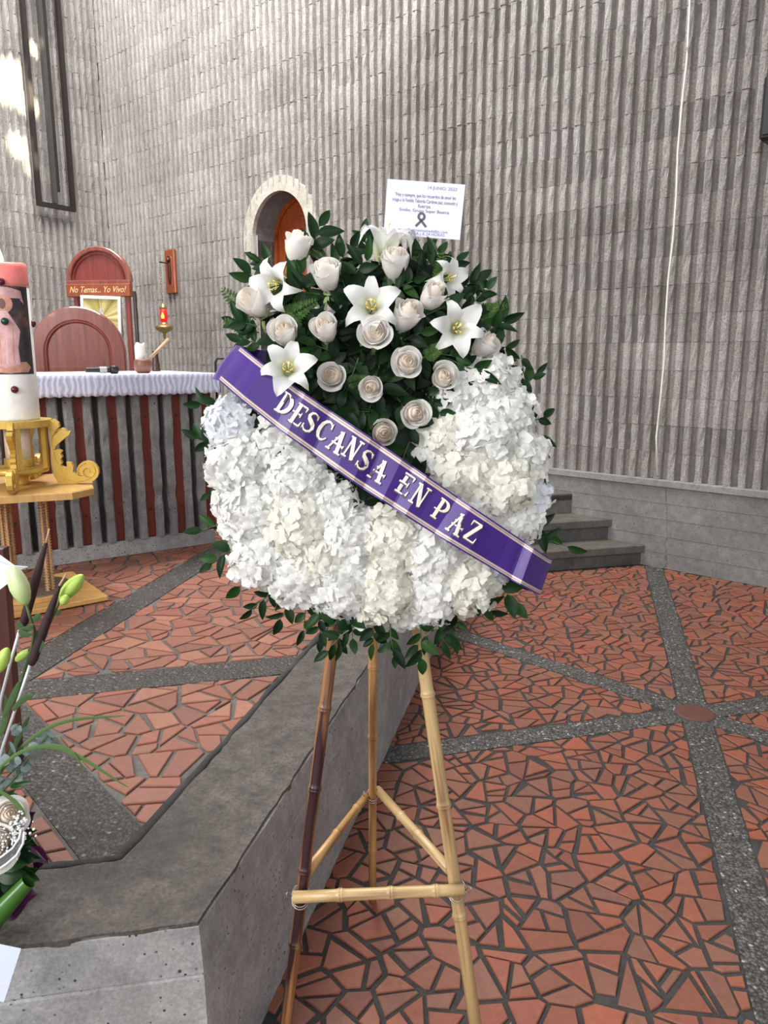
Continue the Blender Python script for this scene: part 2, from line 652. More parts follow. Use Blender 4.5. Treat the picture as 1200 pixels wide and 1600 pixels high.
def pave(parent, polys, z0, z1, mat, cap=300):
    """the largest pieces in the picture as parts, the rest as one"""
    def seen(c):
        q = [proj((x, y, z1)) for x, y in c]
        cx, cy = sum(a for a, b in q) / len(q), sum(b for a, b in q) / len(q)
        if not (-20 < cx < 1220 and -20 < cy < 1620):
            return 0
        return abs(area2(q))
    polys = sorted(polys, key=seen, reverse=True)
    rest = MB()
    for k, c in enumerate(polys):
        h = z1 + rnd.uniform(-.0012, .0012)
        if k < cap and seen(c) > 0:
            MB().prism(c, z0, h, ch=.0022).build('tile', mat, parent)
        else:
            rest.prism(c, z0, h, ch=.0022)
    if rest.v:
        tag(rest.build('tile_remainder', mat, parent), kind='stuff')


def text_mesh(s, size, mat, extrude=0.0, shear=0.0, align='CENTER', bold=0.0):
    cu = bpy.data.curves.new('text', 'FONT')
    cu.body, cu.size, cu.extrude, cu.shear, cu.align_x, cu.offset = s, size, extrude, shear, align, bold
    cu.resolution_u = 3
    o = bpy.data.objects.new('text', cu)
    COL.objects.link(o)
    dg = bpy.context.evaluated_depsgraph_get()
    me = bpy.data.meshes.new_from_object(o.evaluated_get(dg))
    bpy.data.objects.remove(o)
    bpy.data.curves.remove(cu)
    me.materials.clear()
    me.materials.append(mat)
    return me


# ------------------------------------------------------------------ the setting
DZ = 0.45                                             # height of the dais
HEX = [(math.cos(rad(a)), math.sin(rad(a))) for a in (14.8, 75.0, 135.0)]
W0 = on_z(1030, 884)
WA = rad(138.0)
WU = Vector((math.cos(WA), math.sin(WA), 0))          # along the back wall, away from the camera
WN = Vector((-WU.y, WU.x, 0))                         # out of the wall
corner = on_plane(160, 200, W0, WN)
corner.z = 0
S1 = (corner - W0).dot(WU)
LA = rad(238.0)
LU = Vector((math.cos(LA), math.sin(LA), 0))          # along the left wall, towards the camera
LN = Vector((-LU.y, LU.x, 0))
RIB, CRS, LEDGE = 0.095, 0.19, 0.628
BW = 4 * RIB


def wall_matrix(o, a):
    return Matrix.Translation(o) @ Matrix.Rotation(a, 4, 'Z')


BM, LM = wall_matrix(W0, WA), wall_matrix(corner, LA)


def wall_xz(x, y, m=None, n=None, off=0.0):
    """pixel -> (along, up) on the back or left wall"""
    m = m or BM
    n = n or WN
    p = m.inverted() @ on_plane(x, y, m.translation + n * off, n)
    return p.x, p.z


def block_data(seed, w=BW, h=CRS, x0=0.0, rows=3):
    r = random.Random(seed)
    nper = max(1, round(w / RIB))
    prof = []
    for k in range(nper):
        for fx, y in ((0.0, 0.002), (0.20, 0.002), (0.25, 0.040), (0.38, 0.047), (0.60, 0.047), (0.74, 0.041), (0.80, 0.002)):
            prof.append(((k + fx) * RIB, y))
    prof.append((nper * RIB, 0.004))
    n = len(prof)
    vs, fs = [], []
    g = 0.0009
    for j in range(rows + 1):
        z = g + (h - 2 * g) * j / rows
        for x, y in prof:
            if y > .02:
                y += r.gauss(0, .0030) - (.0015 if j in (0, rows) else 0)
                x += r.gauss(0, .0009)
            vs.append((x + x0, y, z))
    for j in range(rows):
        for i in range(n - 1):
            fs.append((j * n + i + 1, j * n + i, (j + 1) * n + i, (j + 1) * n + i + 1))
    # top and bottom faces back to the mortar
    k = len(vs)
    for j in (0, rows):
        for x, y in prof:
            vs.append((x + x0, -.01, vs[j * n][2]))
    for i in range(n - 1):
        fs.append((i, i + 1, k + i + 1, k + i))
        fs.append((rows * n + i + 1, rows * n + i, k + n + i, k + n + i + 1))
    return vs, fs


variants = []
for sd in range(8):
    vs, fs = block_data(sd)
    mb = MB()
    mb.add(vs, fs)
    variants.append(mb.data('block', M['block'], False))

# arched opening in the back wall: centre, inner and outer radius, springing
ax0, az0 = wall_xz(392, 366)
ax1, _ = wall_xz(493, 366)
_, atop = wall_xz(443, 274)
ACX = (ax0 + ax1) / 2
AR_IN, AR_OUT = 0.415, 0.56
ACZ = atop - AR_OUT


def in_arch(x, z, r):
    return abs(x - ACX) < r and (z < ACZ or (x - ACX) ** 2 + (z - ACZ) ** 2 < r * r)


def blocks(parent, m, x_lo, x_hi, z_hi, hole=False, cap=300):
    todo = []
    row = 0
    z = LEDGE + .012
    while z < z_hi:
        x = x_lo - (row % 2) * 2 * RIB
        while x < x_hi:
            todo.append((x, z, row))
            x += BW
        z += CRS
        row += 1

    def seen(b):
        q = [proj(m @ Vector((b[0] + i * BW, 0, b[1] + j * CRS))) for i, j in ((0, 0), (1, 0), (1, 1), (0, 1))]
        cx, cy = sum(a for a, _ in q) / 4, sum(c for _, c in q) / 4
        return abs(area2(q)) if -40 < cx < 1240 and -40 < cy < 900 else 0
    todo.sort(key=seen, reverse=True)
    rest = MB()
    cut = MB()
    n = 0
    for x, z, row in todo:
        partial = False
        if hole:
            mid = (AR_IN + AR_OUT) / 2
            cells = [[in_arch(x + (i + .5) * RIB, z + (j + .5) * CRS / 4, mid if z > ACZ - .05 else AR_IN) for i in range(4)] for j in range(4)]
            tot = sum(map(sum, cells))
            if tot == 16:
                continue
            if tot:
                partial = True
                for i in range(4):
                    free = [j for j in range(4) if not cells[j][i]]
                    if free:
                        vs, fs = block_data(i + 3, RIB, CRS * len(free) / 4, 0, 2)
                        cut.add(vs, fs, m @ Matrix.Translation((x + i * RIB, 0, z + CRS * free[0] / 4)))
                continue
        left, right = x < x_lo - 1e-6, x + BW > x_hi + 1e-6
        if left or right:
            k0 = 2 if left else 0
            k1 = 4 if not right else max(1, int((x_hi - x) / RIB + .01))
            vs, fs = block_data(row, RIB * (k1 - k0), CRS, 0, 2)
            rest.add(vs, fs, m @ Matrix.Translation((x + k0 * RIB, 0, z)))
            continue
        dy = rnd.uniform(-.003, .003)
        T = m @ Matrix.Translation((x, dy, z))
        if n < cap and seen((x, z)) > 0:
            link('block', rnd.choice(variants), parent, T)
            n += 1
        else:
            me = variants[rnd.randrange(8)]
            rest.add([v.co for v in me.vertices], [p.vertices[:] for p in me.polygons], T)
    if cut.v:
        tag(cut.build('cut_blocks', M['block'], parent), kind='stuff')
    if rest.v:
        tag(rest.build('block_remainder', M['block'], parent), kind='stuff')


X_LO = -1.9
WH = 6.9
# back wall: mortar bed, plinth, ledge
wb = MB()
jam = AR_IN
# bed of mortar with the arched opening left out
segs = 20
left_x, right_x = X_LO, S1 + .02
arc = [(ACX + jam * math.cos(math.pi * k / segs), ACZ + jam * math.sin(math.pi * k / segs)) for k in range(segs + 1)]
front = []
wb.box((left_x, -.25, 0), (ACX - jam, 0, WH), BM)
wb.box((ACX + jam, -.25, 0), (right_x, 0, WH), BM)
for k in range(segs):
    (xa, za), (xb, zb) = arc[k], arc[k + 1]
    wb.rings([[(xb, -.25, zb), (xa, -.25, za), (xa, 0, za), (xb, 0, zb)], [(xb, -.25, WH), (xa, -.25, WH), (xa, 0, WH), (xb, 0, WH)]], T=BM)
wall_back = tag(wb.build('wall_back', M['mortar']), kind='structure')
blocks(wall_back, BM, X_LO, S1 - .0, WH, True)
pl = MB().box((X_LO, 0, 0), (ACX - .6, .05, LEDGE - .04), BM)
pl.build('plinth', M['plinth'], wall_back)
jn = MB()
for z in (.115, .235, .36, .475):
    jn.box((X_LO, .049, z - .0025), (ACX - .7, .0525, z + .0025), BM)
tag(jn.build('board_marks', M['plinth'], wall_back), kind='stuff')
cxk, _ = wall_xz(1042, 800, off=.05)
rk = random.Random(2)
MB().tube([BM @ Vector((cxk + rk.gauss(0, .010) + .05 * (z / .58 - .5), .0505, z)) for z in [.58 * i / 12 for i in range(13)]], [.0015 + .003 * abs(rk.gauss(0, 1)) for i in range(13)], 5).build('crack', M['mortar'], wall_back)
lg = MB()
lg.box((X_LO, 0, LEDGE - .04), (ACX - .6, .068, LEDGE + .012), BM, ch=.006)
lg.build('ledge', M['ledge'], wall_back)
# concrete surround of the opening: arch ring with jamb stubs and lining
ring = MB()
prof_in = [(ACX + AR_IN, ACZ - .12)] + [(ACX + AR_IN * math.cos(math.pi * k / 28), ACZ + AR_IN * math.sin(math.pi * k / 28)) for k in range(29)] + [(ACX - AR_IN, ACZ - .12)]
prof_out = [(ACX + AR_OUT, ACZ - .12)] + [(ACX + AR_OUT * math.cos(math.pi * k / 28), ACZ + AR_OUT * math.sin(math.pi * k / 28)) for k in range(29)] + [(ACX - AR_OUT, ACZ - .12)]
ring.rings([[(xi, .0, zi), (xi, .046, zi), (xo, .046, zo), (xo, .0, zo)] for (xi, zi), (xo, zo) in zip(prof_in, prof_out)], T=BM)
ring.build('arch_surround', M['arch'], wall_back)
# passage behind the opening: lining stones of the reveal, back
D_ = 0.62
lin = MB()
for k in range(len(prof_in) - 1):
    (xa, za), (xb, zb) = prof_in[k], prof_in[k + 1]
    if k == 0:
        za = DZ
    if k == len(prof_in) - 2:
        zb = DZ
    for d0, d1 in ((-.005, -.20), (-.21, -.40), (-.41, -D_)):
        if k in (0, len(prof_in) - 2):
            zz = sorted((za, zb))
            nz = 12
            for q in range(nz):
                z0 = zz[0] + (zz[1] - zz[0]) * q / nz + .004
                z1 = zz[0] + (zz[1] - zz[0]) * (q + 1) / nz - .004
                sx = 1 if xa > ACX else -1
                lin.box((min(xa, xa + sx * .06), d1, z0), (max(xa, xa + sx * .06), d0, z1), BM)
        else:
            f = 1.14
            o = lambda x, z: (ACX + (x - ACX) * f, ACZ + (z - ACZ) * f)
            (xc, zc), (xd, zd) = o(xa, za), o(xb, zb)
            lin.rings([[(xa, d0, za), (xb, d0, zb), (xd, d0, zd), (xc, d0, zc)], [(xa, d1, za), (xb, d1, zb), (xd, d1, zd), (xc, d1, zc)]], T=BM)
lin.build('reveal_lining', M['niche'], wall_back)
MB().box((ACX - .9, -1.6, 0), (ACX + .9, -1.55, ACZ + .9), BM).box((ACX - .9, -1.6, 0), (ACX - .86, -D_, ACZ + .9), BM).box(
    (ACX + .86, -1.6, 0), (ACX + .9, -D_, ACZ + .9), BM).box((ACX - .9, -1.6, ACZ + .86), (ACX + .9, -.25, ACZ + .9), BM).build('passage_shell', M['niche'], wall_back)
# the arched wooden door standing in it
door = MB()
dr = AR_IN + .02
dpts = [(dr, DZ - ACZ)] + [(dr * math.cos(math.pi * k / 24), dr * math.sin(math.pi * k / 24)) for k in range(25)] + [(-dr, DZ - ACZ)]
DM = BM @ Matrix.Translation((ACX, -.30, ACZ))
door.rings([[(x, 0, z) for x, z in dpts], [(x, .035, z) for x, z in dpts]], T=DM)
dro = tag(door.build('door_1', M['door_wood']), kind='structure')
fr = MB()
fr.rings([[(x * .84, .03, z * .84 if z > 0 else z + .09), (x * .84, .055, z * .84 if z > 0 else z + .09), (x, .055, z), (x, .03, z)] for x, z in dpts], T=DM)
fr.build('door_frame', M['door_wood'], dro)
for k in (-1, 0, 1):
    MB().box((k * .2 - .085, .03, DZ - ACZ + .12), (k * .2 + .085, .047, .12 if k else .22), DM, ch=.008).build('door_panel', M['door_wood'], dro)

# seam, rust and cable on the right end of the back wall
sx_, _ = wall_xz(1084, 300)
cr = MB()
zz = [1.0 + .16 * i for i in range(22)]
crv = [(sx_ + .012 * math.sin(3.1 * i) + .01 * math.sin(1.3 * i), .014, z) for i, z in enumerate(zz)]
cr.tube([BM @ Vector(p) for p in crv], [.011 + .005 * math.sin(i * 2.2) for i in range(22)], 6)
cr.build('wall_seam', M['rust'], wall_back)
cx0, cz0 = wall_xz(1023, 742, off=.045)
cx1, cz1 = wall_xz(1079, 0, off=.045)
pts = []
for i in range(14):
    t = i / 13
    pts.append(BM @ Vector((cx0 + (cx1 - cx0) * t + .008 * math.sin(i * 1.7), .046, cz0 + (cz1 - cz0) * t * 1.15)))
pts[0] = pts[0] - WU * .02
tag(MB().tube(pts, .0075, 8).build('cable', M['cable'], None, True), 'thin white cable running straight up the ribbed concrete wall above the plinth', 'cable')

# left wall
LW = 5.2
lw = MB()
lw.box((-.02, -.25, 0), (LW + 2, 0, WH), LM)
wall_left = tag(lw.build('wall_left', M['mortar']), kind='structure')
blocks(wall_left, LM, .02, LW, WH)

# dais, curb and floor
K = on_z(315, 1441, DZ)
B1, B2 = on_z(408, 1573), on_z(671, 1019)
d1 = Vector((B2.x - B1.x, B2.y - B1.y, 0)).normalized()
n1 = Vector((-d1.y, d1.x, 0))                         # to the left, into the dais
K = Vector((B1.x, B1.y, 0)) + d1 * (Vector((K.x, K.y, 0)) - Vector((B1.x, B1.y, 0))).dot(d1)
fl = on_z(0, 1480, DZ)
d2 = (Vector((fl.x, fl.y, 0)) - K).normalized()       # along the front face, to the left
sd = Vector((HEX[0][0], HEX[0][1], 0))                # direction of the steps
sn = Vector((-sd.y, sd.x, 0))
toe = [on_plane(1006, 879, W0 + WN * .05, WN), on_plane(955, 838, W0 + WN * .05, WN), on_plane(893, 800, W0 + WN * .05, WN)]
toe = [Vector((p.x, p.y, 0)) for p in toe]


def meet(p, d, q, e):
    den = d.x * e.y - d.y * e.x
    t = ((q.x - p.x) * e.y - (q.y - p.y) * e.x) / den
    return p + d * t


K2 = meet(K, d1, toe[2], sd)
floor = MB()
floor.box((-4, -1.5, -.12), (6, 7.5, -.0045))
floor = tag(floor.build('floor', M['grout']), kind='structure')
dz0 = DZ - .0045
dpoly = [K, K2, toe[2], W0 + WU * 1.0 - WN * .1, corner - WN * .1, corner + LU * 5 - LN * .1, K + d2 * 5]
dp = [(p.x, p.y) for p in dpoly]
dais = tag(MB().prism(dp, -.1, dz0).build('floor_dais', M['grout_dais']), kind='structure')
# curb: a worn cap on the dais edge and the concrete faces below it
ci = on_z(215, 1300, DZ)
ci2 = on_z(487, 1010, DZ)
cw = ((Vector((ci.x, ci.y, 0)) - K).dot(n1) + (Vector((ci2.x, ci2.y, 0)) - K).dot(n1)) / 2
cf = on_z(120, 1347, DZ)
n2 = Vector((d2.y, -d2.x, 0))
if n2.dot(d1) < 0:
    n2 = -n2
cw2 = (Vector((cf.x, cf.y, 0)) - K).dot(n2)
KI = meet(K + n1 * cw, d1, K + n2 * cw2, d2)
ko = KI + (n1 + n2) * -.01
rc_ = random.Random(6)


def ragged(p, q, n, amp):
    d = (q - p).normalized()
    s_ = Vector((-d.y, d.x, 0))
    return [p.lerp(q, i / n) + s_ * (rc_.gauss(0, amp) if 0 < i < n else 0) for i in range(n)]


edge_pts = ragged(K + d2 * 3, K, 90, .0016) + ragged(K, K2, 110, .0020) + [K2, K2 + n1 * (cw - .02)] + ragged(K2 + n1 * (cw - .02), ko, 40, .0035)[1:] + ragged(ko, ko + d2 * 3, 50, .0035) + [ko + d2 * 3]
MB().prism([(p.x, p.y) for p in edge_pts], dz0 - .01, DZ).build('curb_cap', M['curb_top'], dais)
# dirty mortar joint between curb and paving
bead = MB()
P = ragged(K2 + n1 * (cw - .012), KI, 60, .003)[:-1] + [KI + (n1 + n2) * .004] + ragged(KI, KI + d2 * 2.5, 60, .003)[1:]
bead.tube([p + Vector((0, 0, DZ - .0085 + rc_.gauss(0, .0010))) for p in P], [.010 + .003 * abs(rc_.gauss(0, 1)) for _ in P], 8)
bead.build('joint', M['grout'], dais, True)
mit = None
e1, e2 = -n1, -n2
det = e1.x * e2.y - e1.y * e2.x
mit = Vector(((e2.y - e1.y) / det, (e1.x - e2.x) / det, 0))
faces = MB()
prof = [(-.012, DZ - .002), (.003, DZ - .010), (.010, DZ - .105), (.006, DZ - .109), (.011, DZ - .113), (.018, -.02), (-.03, -.02)]
path = [(K2 + (K - K2) * (i / 40), e1) for i in range(40)] + [(K, mit)] + [(K + d2 * (3 * i / 40), e2) for i in range(1, 41)]
faces.rings([[tuple(P + e * (o + (rc_.gauss(0, .0012) if j < 2 else rc_.gauss(0, .0005))) + Vector((0, 0, z))) for j, (o, z) in enumerate(prof)] for P, e in path])
faces.build('curb_face', M['curb_face'], dais)

# steps between dais and wall
hts = [.15, .305, DZ + .012]
for k in range(3):
    p = toe[k]
    L = meet(p, sd, K, d1)
    back = sn * (.36 if k < 2 else .5)
    e = 1.0
    q = p + back
    Rb = meet(q, sd, W0 + WN * .05, WU)
    Lb = meet(q, sd, K, d1)
    Rf = meet(p, sd, W0 + WN * .05, WU)
    st = tag(MB().prism([(v.x, v.y) for v in (L + sn * .022, Rf + sn * .022, Rb, Lb)], (0 if k == 0 else hts[k - 1] - .01), hts[k] - .055).build('step', M['step']), kind='structure')
    MB().prism([(v.x, v.y) for v in (L, Rf, Rb, Lb)], hts[k] - .055, hts[k], ch=.006).build('tread', M['tread'], st)
    Mst = st
    if k == 0:
        sp = on_z(871, 850, .15)
        oval = [(sp.x + .075 * math.cos(a) + .01 * math.sin(2 * a), sp.y + .03 * math.sin(a)) for a in [2 * math.pi * i / 20 for i in range(20)]]
        MB().prism(oval, .149, .1515).build('dark_oval', M['curb_top'], st)  # dark oval mark on the lowest tread

# lower floor: spokes of washed pebble from a clay medallion, broken terracotta between
HUB = on_z(1086, 1114)
hub = (HUB.x, HUB.y)
HW = .058
region = [(B1.x - d1.x * 1.2, B1.y - d1.y * 1.2), (3.2, .45), (4.2, 3.0)]
Rw = W0 + WN * .05
region.append(((Rw - WU * 1.7).x, (Rw - WU * 1.7).y))
Rtoe = meet(toe[0], sd, Rw, WU)
Lt = meet(toe[0], sd, Vector((B1.x, B1.y, 0)), d1)
region += [(Rtoe.x, Rtoe.y), (Lt.x, Lt.y)]
if area2(region) < 0:
    region.reverse()
angs = [rad(a) for a in (14.8, 75.0, 134.0, 194.8, 255.0, 314.0)]
allp = []
for k in range(6):
    a, b = angs[k], angs[(k + 1) % 6]
    sec = list(region)
    na = (-math.sin(a), math.cos(a))
    nb = (math.sin(b), -math.cos(b))
    sec = clip(sec, (hub[0] + na[0] * HW, hub[1] + na[1] * HW), na)
    if len(sec) > 2:
        sec = clip(sec, (hub[0] + nb[0] * HW, hub[1] + nb[1] * HW), nb)
    if len(sec) > 2:
        if k in (2, 3):
            pass
        allp += crazy(sec, .094, 11 + k)
pave(floor, allp, -.008, .0015, M['tile'])
for k in range(6):
    a = angs[k]
    dv = (math.cos(a), math.sin(a))
    na = (-dv[1] * HW * .98, dv[0] * HW * .98)
    s = [(hub[0] + na[0], hub[1] + na[1]), (hub[0] - na[0], hub[1] - na[1]), (hub[0] - na[0] + dv[0] * 5, hub[1] - na[1] + dv[1] * 5), (hub[0] + na[0] + dv[0] * 5, hub[1] + na[1] + dv[1] * 5)]
    for i in range(len(region)):
        p, q = region[i], region[(i + 1) % len(region)]
        s = clip(s, p, (-(q[1] - p[1]), q[0] - p[0]))
        if len(s) < 3:
            break
    if len(s) >= 3:
        if area2(s) < 0:
            s.reverse()
        MB().prism(s, -.02, -.0005 - .0002 * k).build('pebble_strip', M['pebble'], floor)
MB().lathe([(.082, -.01), (.082, .001), (.074, .004), (.02, .006)], 28, Matrix.Translation((hub[0], hub[1], 0))).build('medallion', M['medallion'], floor)

# dais paving
HD = on_z(-25, 1085, DZ)
hd = (HD.x, HD.y)
tin = .004
reg = [(p.x, p.y) for p in (KI, K2 + n1 * cw, toe[2] + sn * .4, W0 + WU * 1.0 + WN * .08, corner + WN * .1 + LN * .1, corner + LU * 4 + LN * .1, KI + d2 * 3)]
reg = [(p.x, p.y) for p in (KI, K2 + n1 * cw, K2 + n1 * cw + d1 * .5, Vector((-1.2, 7.0, 0)), Vector((-3.0, 6.5, 0)), Vector((-4.2, 2.2, 0)), KI + d2 * 2.2)]
if area2(reg) < 0:
    reg.reverse()
dang = [rad(a) for a in (14.5, 79.0, 135.0, 195.0, 255.0, 311.5)]
HWd = .075
allp = []
for k in range(6):
    a, b = dang[k], dang[(k + 1) % 6]
    sec = list(reg)
    na = (-math.sin(a), math.cos(a))
    nb = (math.sin(b), -math.cos(b))
    sec = clip(sec, (hd[0] + na[0] * HWd, hd[1] + na[1] * HWd), na)
    if len(sec) > 2:
        sec = clip(sec, (hd[0] + nb[0] * HWd, hd[1] + nb[1] * HWd), nb)
    if len(sec) > 2:
        allp += crazy(sec, .108, 31 + k, .0048)
pave(dais, allp, dz0 - .004, DZ + .0015, M['tile_dais'])
for k in (0, 1, 5, 4):
    a = dang[k]
    dv = (math.cos(a), math.sin(a))
    w = HWd * .98
    na = (-dv[1] * w, dv[0] * w)
    s = [(hd[0] + na[0], hd[1] + na[1]), (hd[0] - na[0], hd[1] - na[1]), (hd[0] - na[0] + dv[0] * 3.5, hd[1] - na[1] + dv[1] * 3.5), (hd[0] + na[0] + dv[0] * 3.5, hd[1] + na[1] + dv[1] * 3.5)]
    for i in range(len(reg)):
        p, q = reg[i], reg[(i + 1) % len(reg)]
        s = clip(s, p, (-(q[1] - p[1]), q[0] - p[0]))
        if len(s) < 3:
            break
    if len(s) >= 3:
        if area2(s) < 0:
            s.reverse()
        MB().prism(s, dz0 - .01, DZ - .0008 - .0002 * k).build('pebble_strip', M['pebble_dais'], dais)

# sun through the high windows on the left wall
for (px, py, dg_, pw) in ((4, 130, 2.2, 42000), (20, 110, 1.2, 26000), (40, 165, 1.4, 34000), (28, 232, 1.3, 26000), (48, 268, 0.9, 16000), (52, 80, 0.9, 20000)):
    q = on_plane(px, py, LM.translation, LN)
    spot('sunbeam', (0.6, 2.6, 7.6), q, dg_ * 1.6, pw, (1.0, 0.88, 0.66), 1.0, .01)

# ------------------------------------------------------------------ altar and what stands on and behind it
tA, tB = on_z(60, 889, DZ), on_z(330, 850, DZ)
ua = Vector((tB.x - tA.x, tB.y - tA.y, 0)).normalized()
AA = math.atan2(ua.y, ua.x)
nb = Vector((-ua.y, ua.x, 0))                         # into the altar
aR = on_plane(337, 855, tB, nb)
AM = Matrix.Translation((aR.x, aR.y, DZ)) @ Matrix.Rotation(AA, 4, 'Z')
AZ = on_plane(334, 583, tB - nb * .03, nb).z - DZ      # height of the altar top over the dais


def alt(px, py, yoff=0.0):
    q = AM.inverted() @ on_plane(px, py, AM @ Vector((0, yoff, 0)), nb)
    return q


altar = thing('altar', AM @ Vector((-1.2, .38, 0)), 'concrete altar with ribbed front, upright red boards and dark top slab', 'altar')
AL = -2.6
MB().box((AL, 0, 0), (0, .76, .085), AM, ch=.006).build('plinth', M['curb_face'], altar)
MB().box((AL + .02, .055, .08), (-.02, .70, AZ - .07), AM).build('core', M['altar_groove_shade'], altar)
MB().box((AL - .02, -.045, AZ - .075), (.025, .80, AZ - .004), AM, ch=.006).build('top_slab', M['dark_slab'], altar)
bx = [alt(p, 720, .02).x for p in (72, 127, 177, 229, 277, 324)]
pitch = (bx[-1] - bx[1]) / 4
ribm = []
for sd_ in range(3):
    r = random.Random(sd_)
    mb = MB()
    rr = []
    for j in range(15):
        z = .085 + (AZ - .165) * j / 14
        w = .0245 + r.gauss(0, .0008)
        d = -.012 + r.gauss(0, .002) + (.012 if j in (4, 9) else 0)
        rr.append([(-w, .06, z), (-w, .02 + d, z), (-w * .6, d, z), (w * .6 + r.gauss(0, .002), d + r.gauss(0, .002), z), (w, .02 + d, z), (w, .06, z)])
    mb.rings(rr)
    ribm.append(mb.data('rib', M['altar_rib']))
bm_ = MB().box((-.033, .012, .088), (.033, .05, AZ - .075), ch=.003).data('board', M['board'])
scr = MB().lathe([(.007, 0), (.007, .003), (.003, .004)], 8).data('screw', M['black'])
x = bx[-1]
k = 0
while x > AL + .1:
    T = AM @ Matrix.Translation((x, 0, 0))
    b = link('board', bm_, altar, T)
    for z in (.24, AZ - .22):
        link('screw', scr, b, T @ Matrix.Translation((0, .0125, z)) @ Matrix.Rotation(rad(90), 4, 'X'))
    for dx in (-.275, .275):
        if x + dx * pitch < -.03:
            link('rib', ribm[k % 3], altar, AM @ Matrix.Translation((x + dx * pitch, 0, 0)))
            k += 1
    x -= pitch

# white cloth with a scalloped lace drop
t = NT('lace_cloth')
wv = t.n('ShaderNodeTexWave', wave_type='BANDS', bands_direction='X')
wv.inputs['Scale'].default_value = 11
wv.inputs['Distortion'].default_value = 6
wv.inputs['Detail Scale'].default_value = 1.2
t.l(t.coord(), wv.inputs['Vector'])
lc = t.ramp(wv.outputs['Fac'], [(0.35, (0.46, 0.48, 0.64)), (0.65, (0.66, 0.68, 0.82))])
t.bump(wv.outputs['Fac'], 0.4, 0.004)
M['lace'] = t.done(lc, 0.85)
cl = MB()
cl.box((AL - .03, -.06, AZ - .004), (.04, .82, AZ), ch=.0015)
cloth = link('altar_cloth', cl.data('altar_cloth', M['cloth']), None, AM)
tag(cloth, 'white cloth with scalloped lace edge laid over the altar top', 'tablecloth')
dr_ = .10
lace = MB()
lace.grid(lambda u, v: (AL + (.04 - AL) * u, -.062 - .004 * v + .0018 * math.sin(u * 90) * v, AZ - v * (dr_ + .007 * abs(math.sin(u * 190)))), 420, 5)
lace.grid(lambda u, v: (.042 + .005 * v + .004 * math.sin(u * 60) * v, -.062 + .88 * u, AZ - v * (dr_ + .006 * abs(math.sin(u * 44)))), 120, 5)
lo = link('lace_drop', lace.data('lace_drop', M['lace'], True), cloth, AM)
so = lo.modifiers.new('solid', 'SOLIDIFY')
so.thickness = .0015

# microphone lying on the cloth
m0, m1 = alt(133, 577, .12), alt(185, 575, .12)
L_ = abs(m1.x - m0.x)
MT = AM @ Matrix.Translation((m0.x, .12, AZ + .021)) @ Matrix.Rotation(rad(90), 4, 'Y')
mic = thing('microphone', AM @ Vector(((m0.x + m1.x) / 2, .12, AZ)), 'black handheld microphone lying on the white altar cloth', 'microphone')
MB().lathe([(.010, 0), (.012, .004), (.0125, L_ * .3), (.0155, L_ * .68), (.016, L_ * .74)], 16, MT).build('handle', M['black'], mic, True)
MB().lathe([(.0162, L_ * .42), (.0164, L_ * .43), (.0168, L_ * .62), (.0166, L_ * .63)], 16, MT).build('grip_label', plain('grey_label', (.35, .35, .36), .4), mic, True)
MB().lathe([(.016, L_ * .74), (.0225, L_ * .78), (.025, L_ * .86), (.024, L_ * .93), (.017, L_ * .985), (.004, L_)], 18, MT).build('grille_head', plain('dark_grille', (.03, .03, .032), .4, .6), mic, True)

# candle in a brown bowl, a stick and a dark vase
c0 = alt(224, 580, .16)
bl = AM @ Vector((c0.x, .16, AZ))
mpp = (alt(250, 575, .16).x - alt(200, 575, .16).x) / 50
R_ = 14 * mpp
bw = tag(MB().lathe([(R_ * .6, 0), (R_ * .88, R_ * .25), (R_, R_ * .75), (R_ * .96, R_ * 1.25), (R_ * .88, R_ * 1.5), (R_ * .80, R_ * 1.5), (R_ * .84, R_ * 1.2), (R_ * .7, R_ * .6), (0.001, R_ * .5)], 28,
         Matrix.Translation(bl)).build('bowl', M['bowl'], None, True), 'round brown clay bowl on the altar cloth holding a white candle', 'bowl')
cz = bl + Vector((-.012, 0, R_ * .55))
cnd = thing('candle', cz, 'white pillar candle with melted top standing in the brown bowl', 'candle')
rc, hc = 7.6 * mpp, 38 * mpp
mb = MB()
mb.rings([[(rc * math.cos(a), rc * math.sin(a), z + (0 if z < hc * .9 else .006 * math.sin(3 * a + 1))) for a in [2 * math.pi * i / 24 for i in range(24)]] for z in (0, hc * .5, hc * .93)]
         + [[(rc * .8 * math.cos(a), rc * .8 * math.sin(a), hc + .005 * math.sin(3 * a + 1)) for a in [2 * math.pi * i / 24 for i in range(24)]],
            [(rc * .6 * math.cos(a), rc * .6 * math.sin(a), hc * .93) for a in [2 * math.pi * i / 24 for i in range(24)]]], T=Matrix.Translation(cz))
mb.build('wax_body', M['wax'], cnd, True)
MB().tube([cz + Vector((0, 0, hc * .92)), cz + Vector((.002, 0, hc * 1.03))], .002, 6).build('wick', M['black'], cnd)
s0, s1 = alt(230, 562, .19), alt(263, 531, .30)
st0, st1 = AM @ Vector((alt(229, 570, .19).x, .19, AZ + .06)), AM @ s1
tag(MB().tube([st0, st0.lerp(st1, .5), st1], [.008, .010, .012], 10).build('wooden_stick', M['stick'], None, True), 'pale wooden stick leaning out from behind the brown bowl towards the hanging lamp', 'stick')
v0 = alt(244, 577, .62)
vm = AM @ Vector((v0.x, .62, AZ))
vk = mpp * 1.13
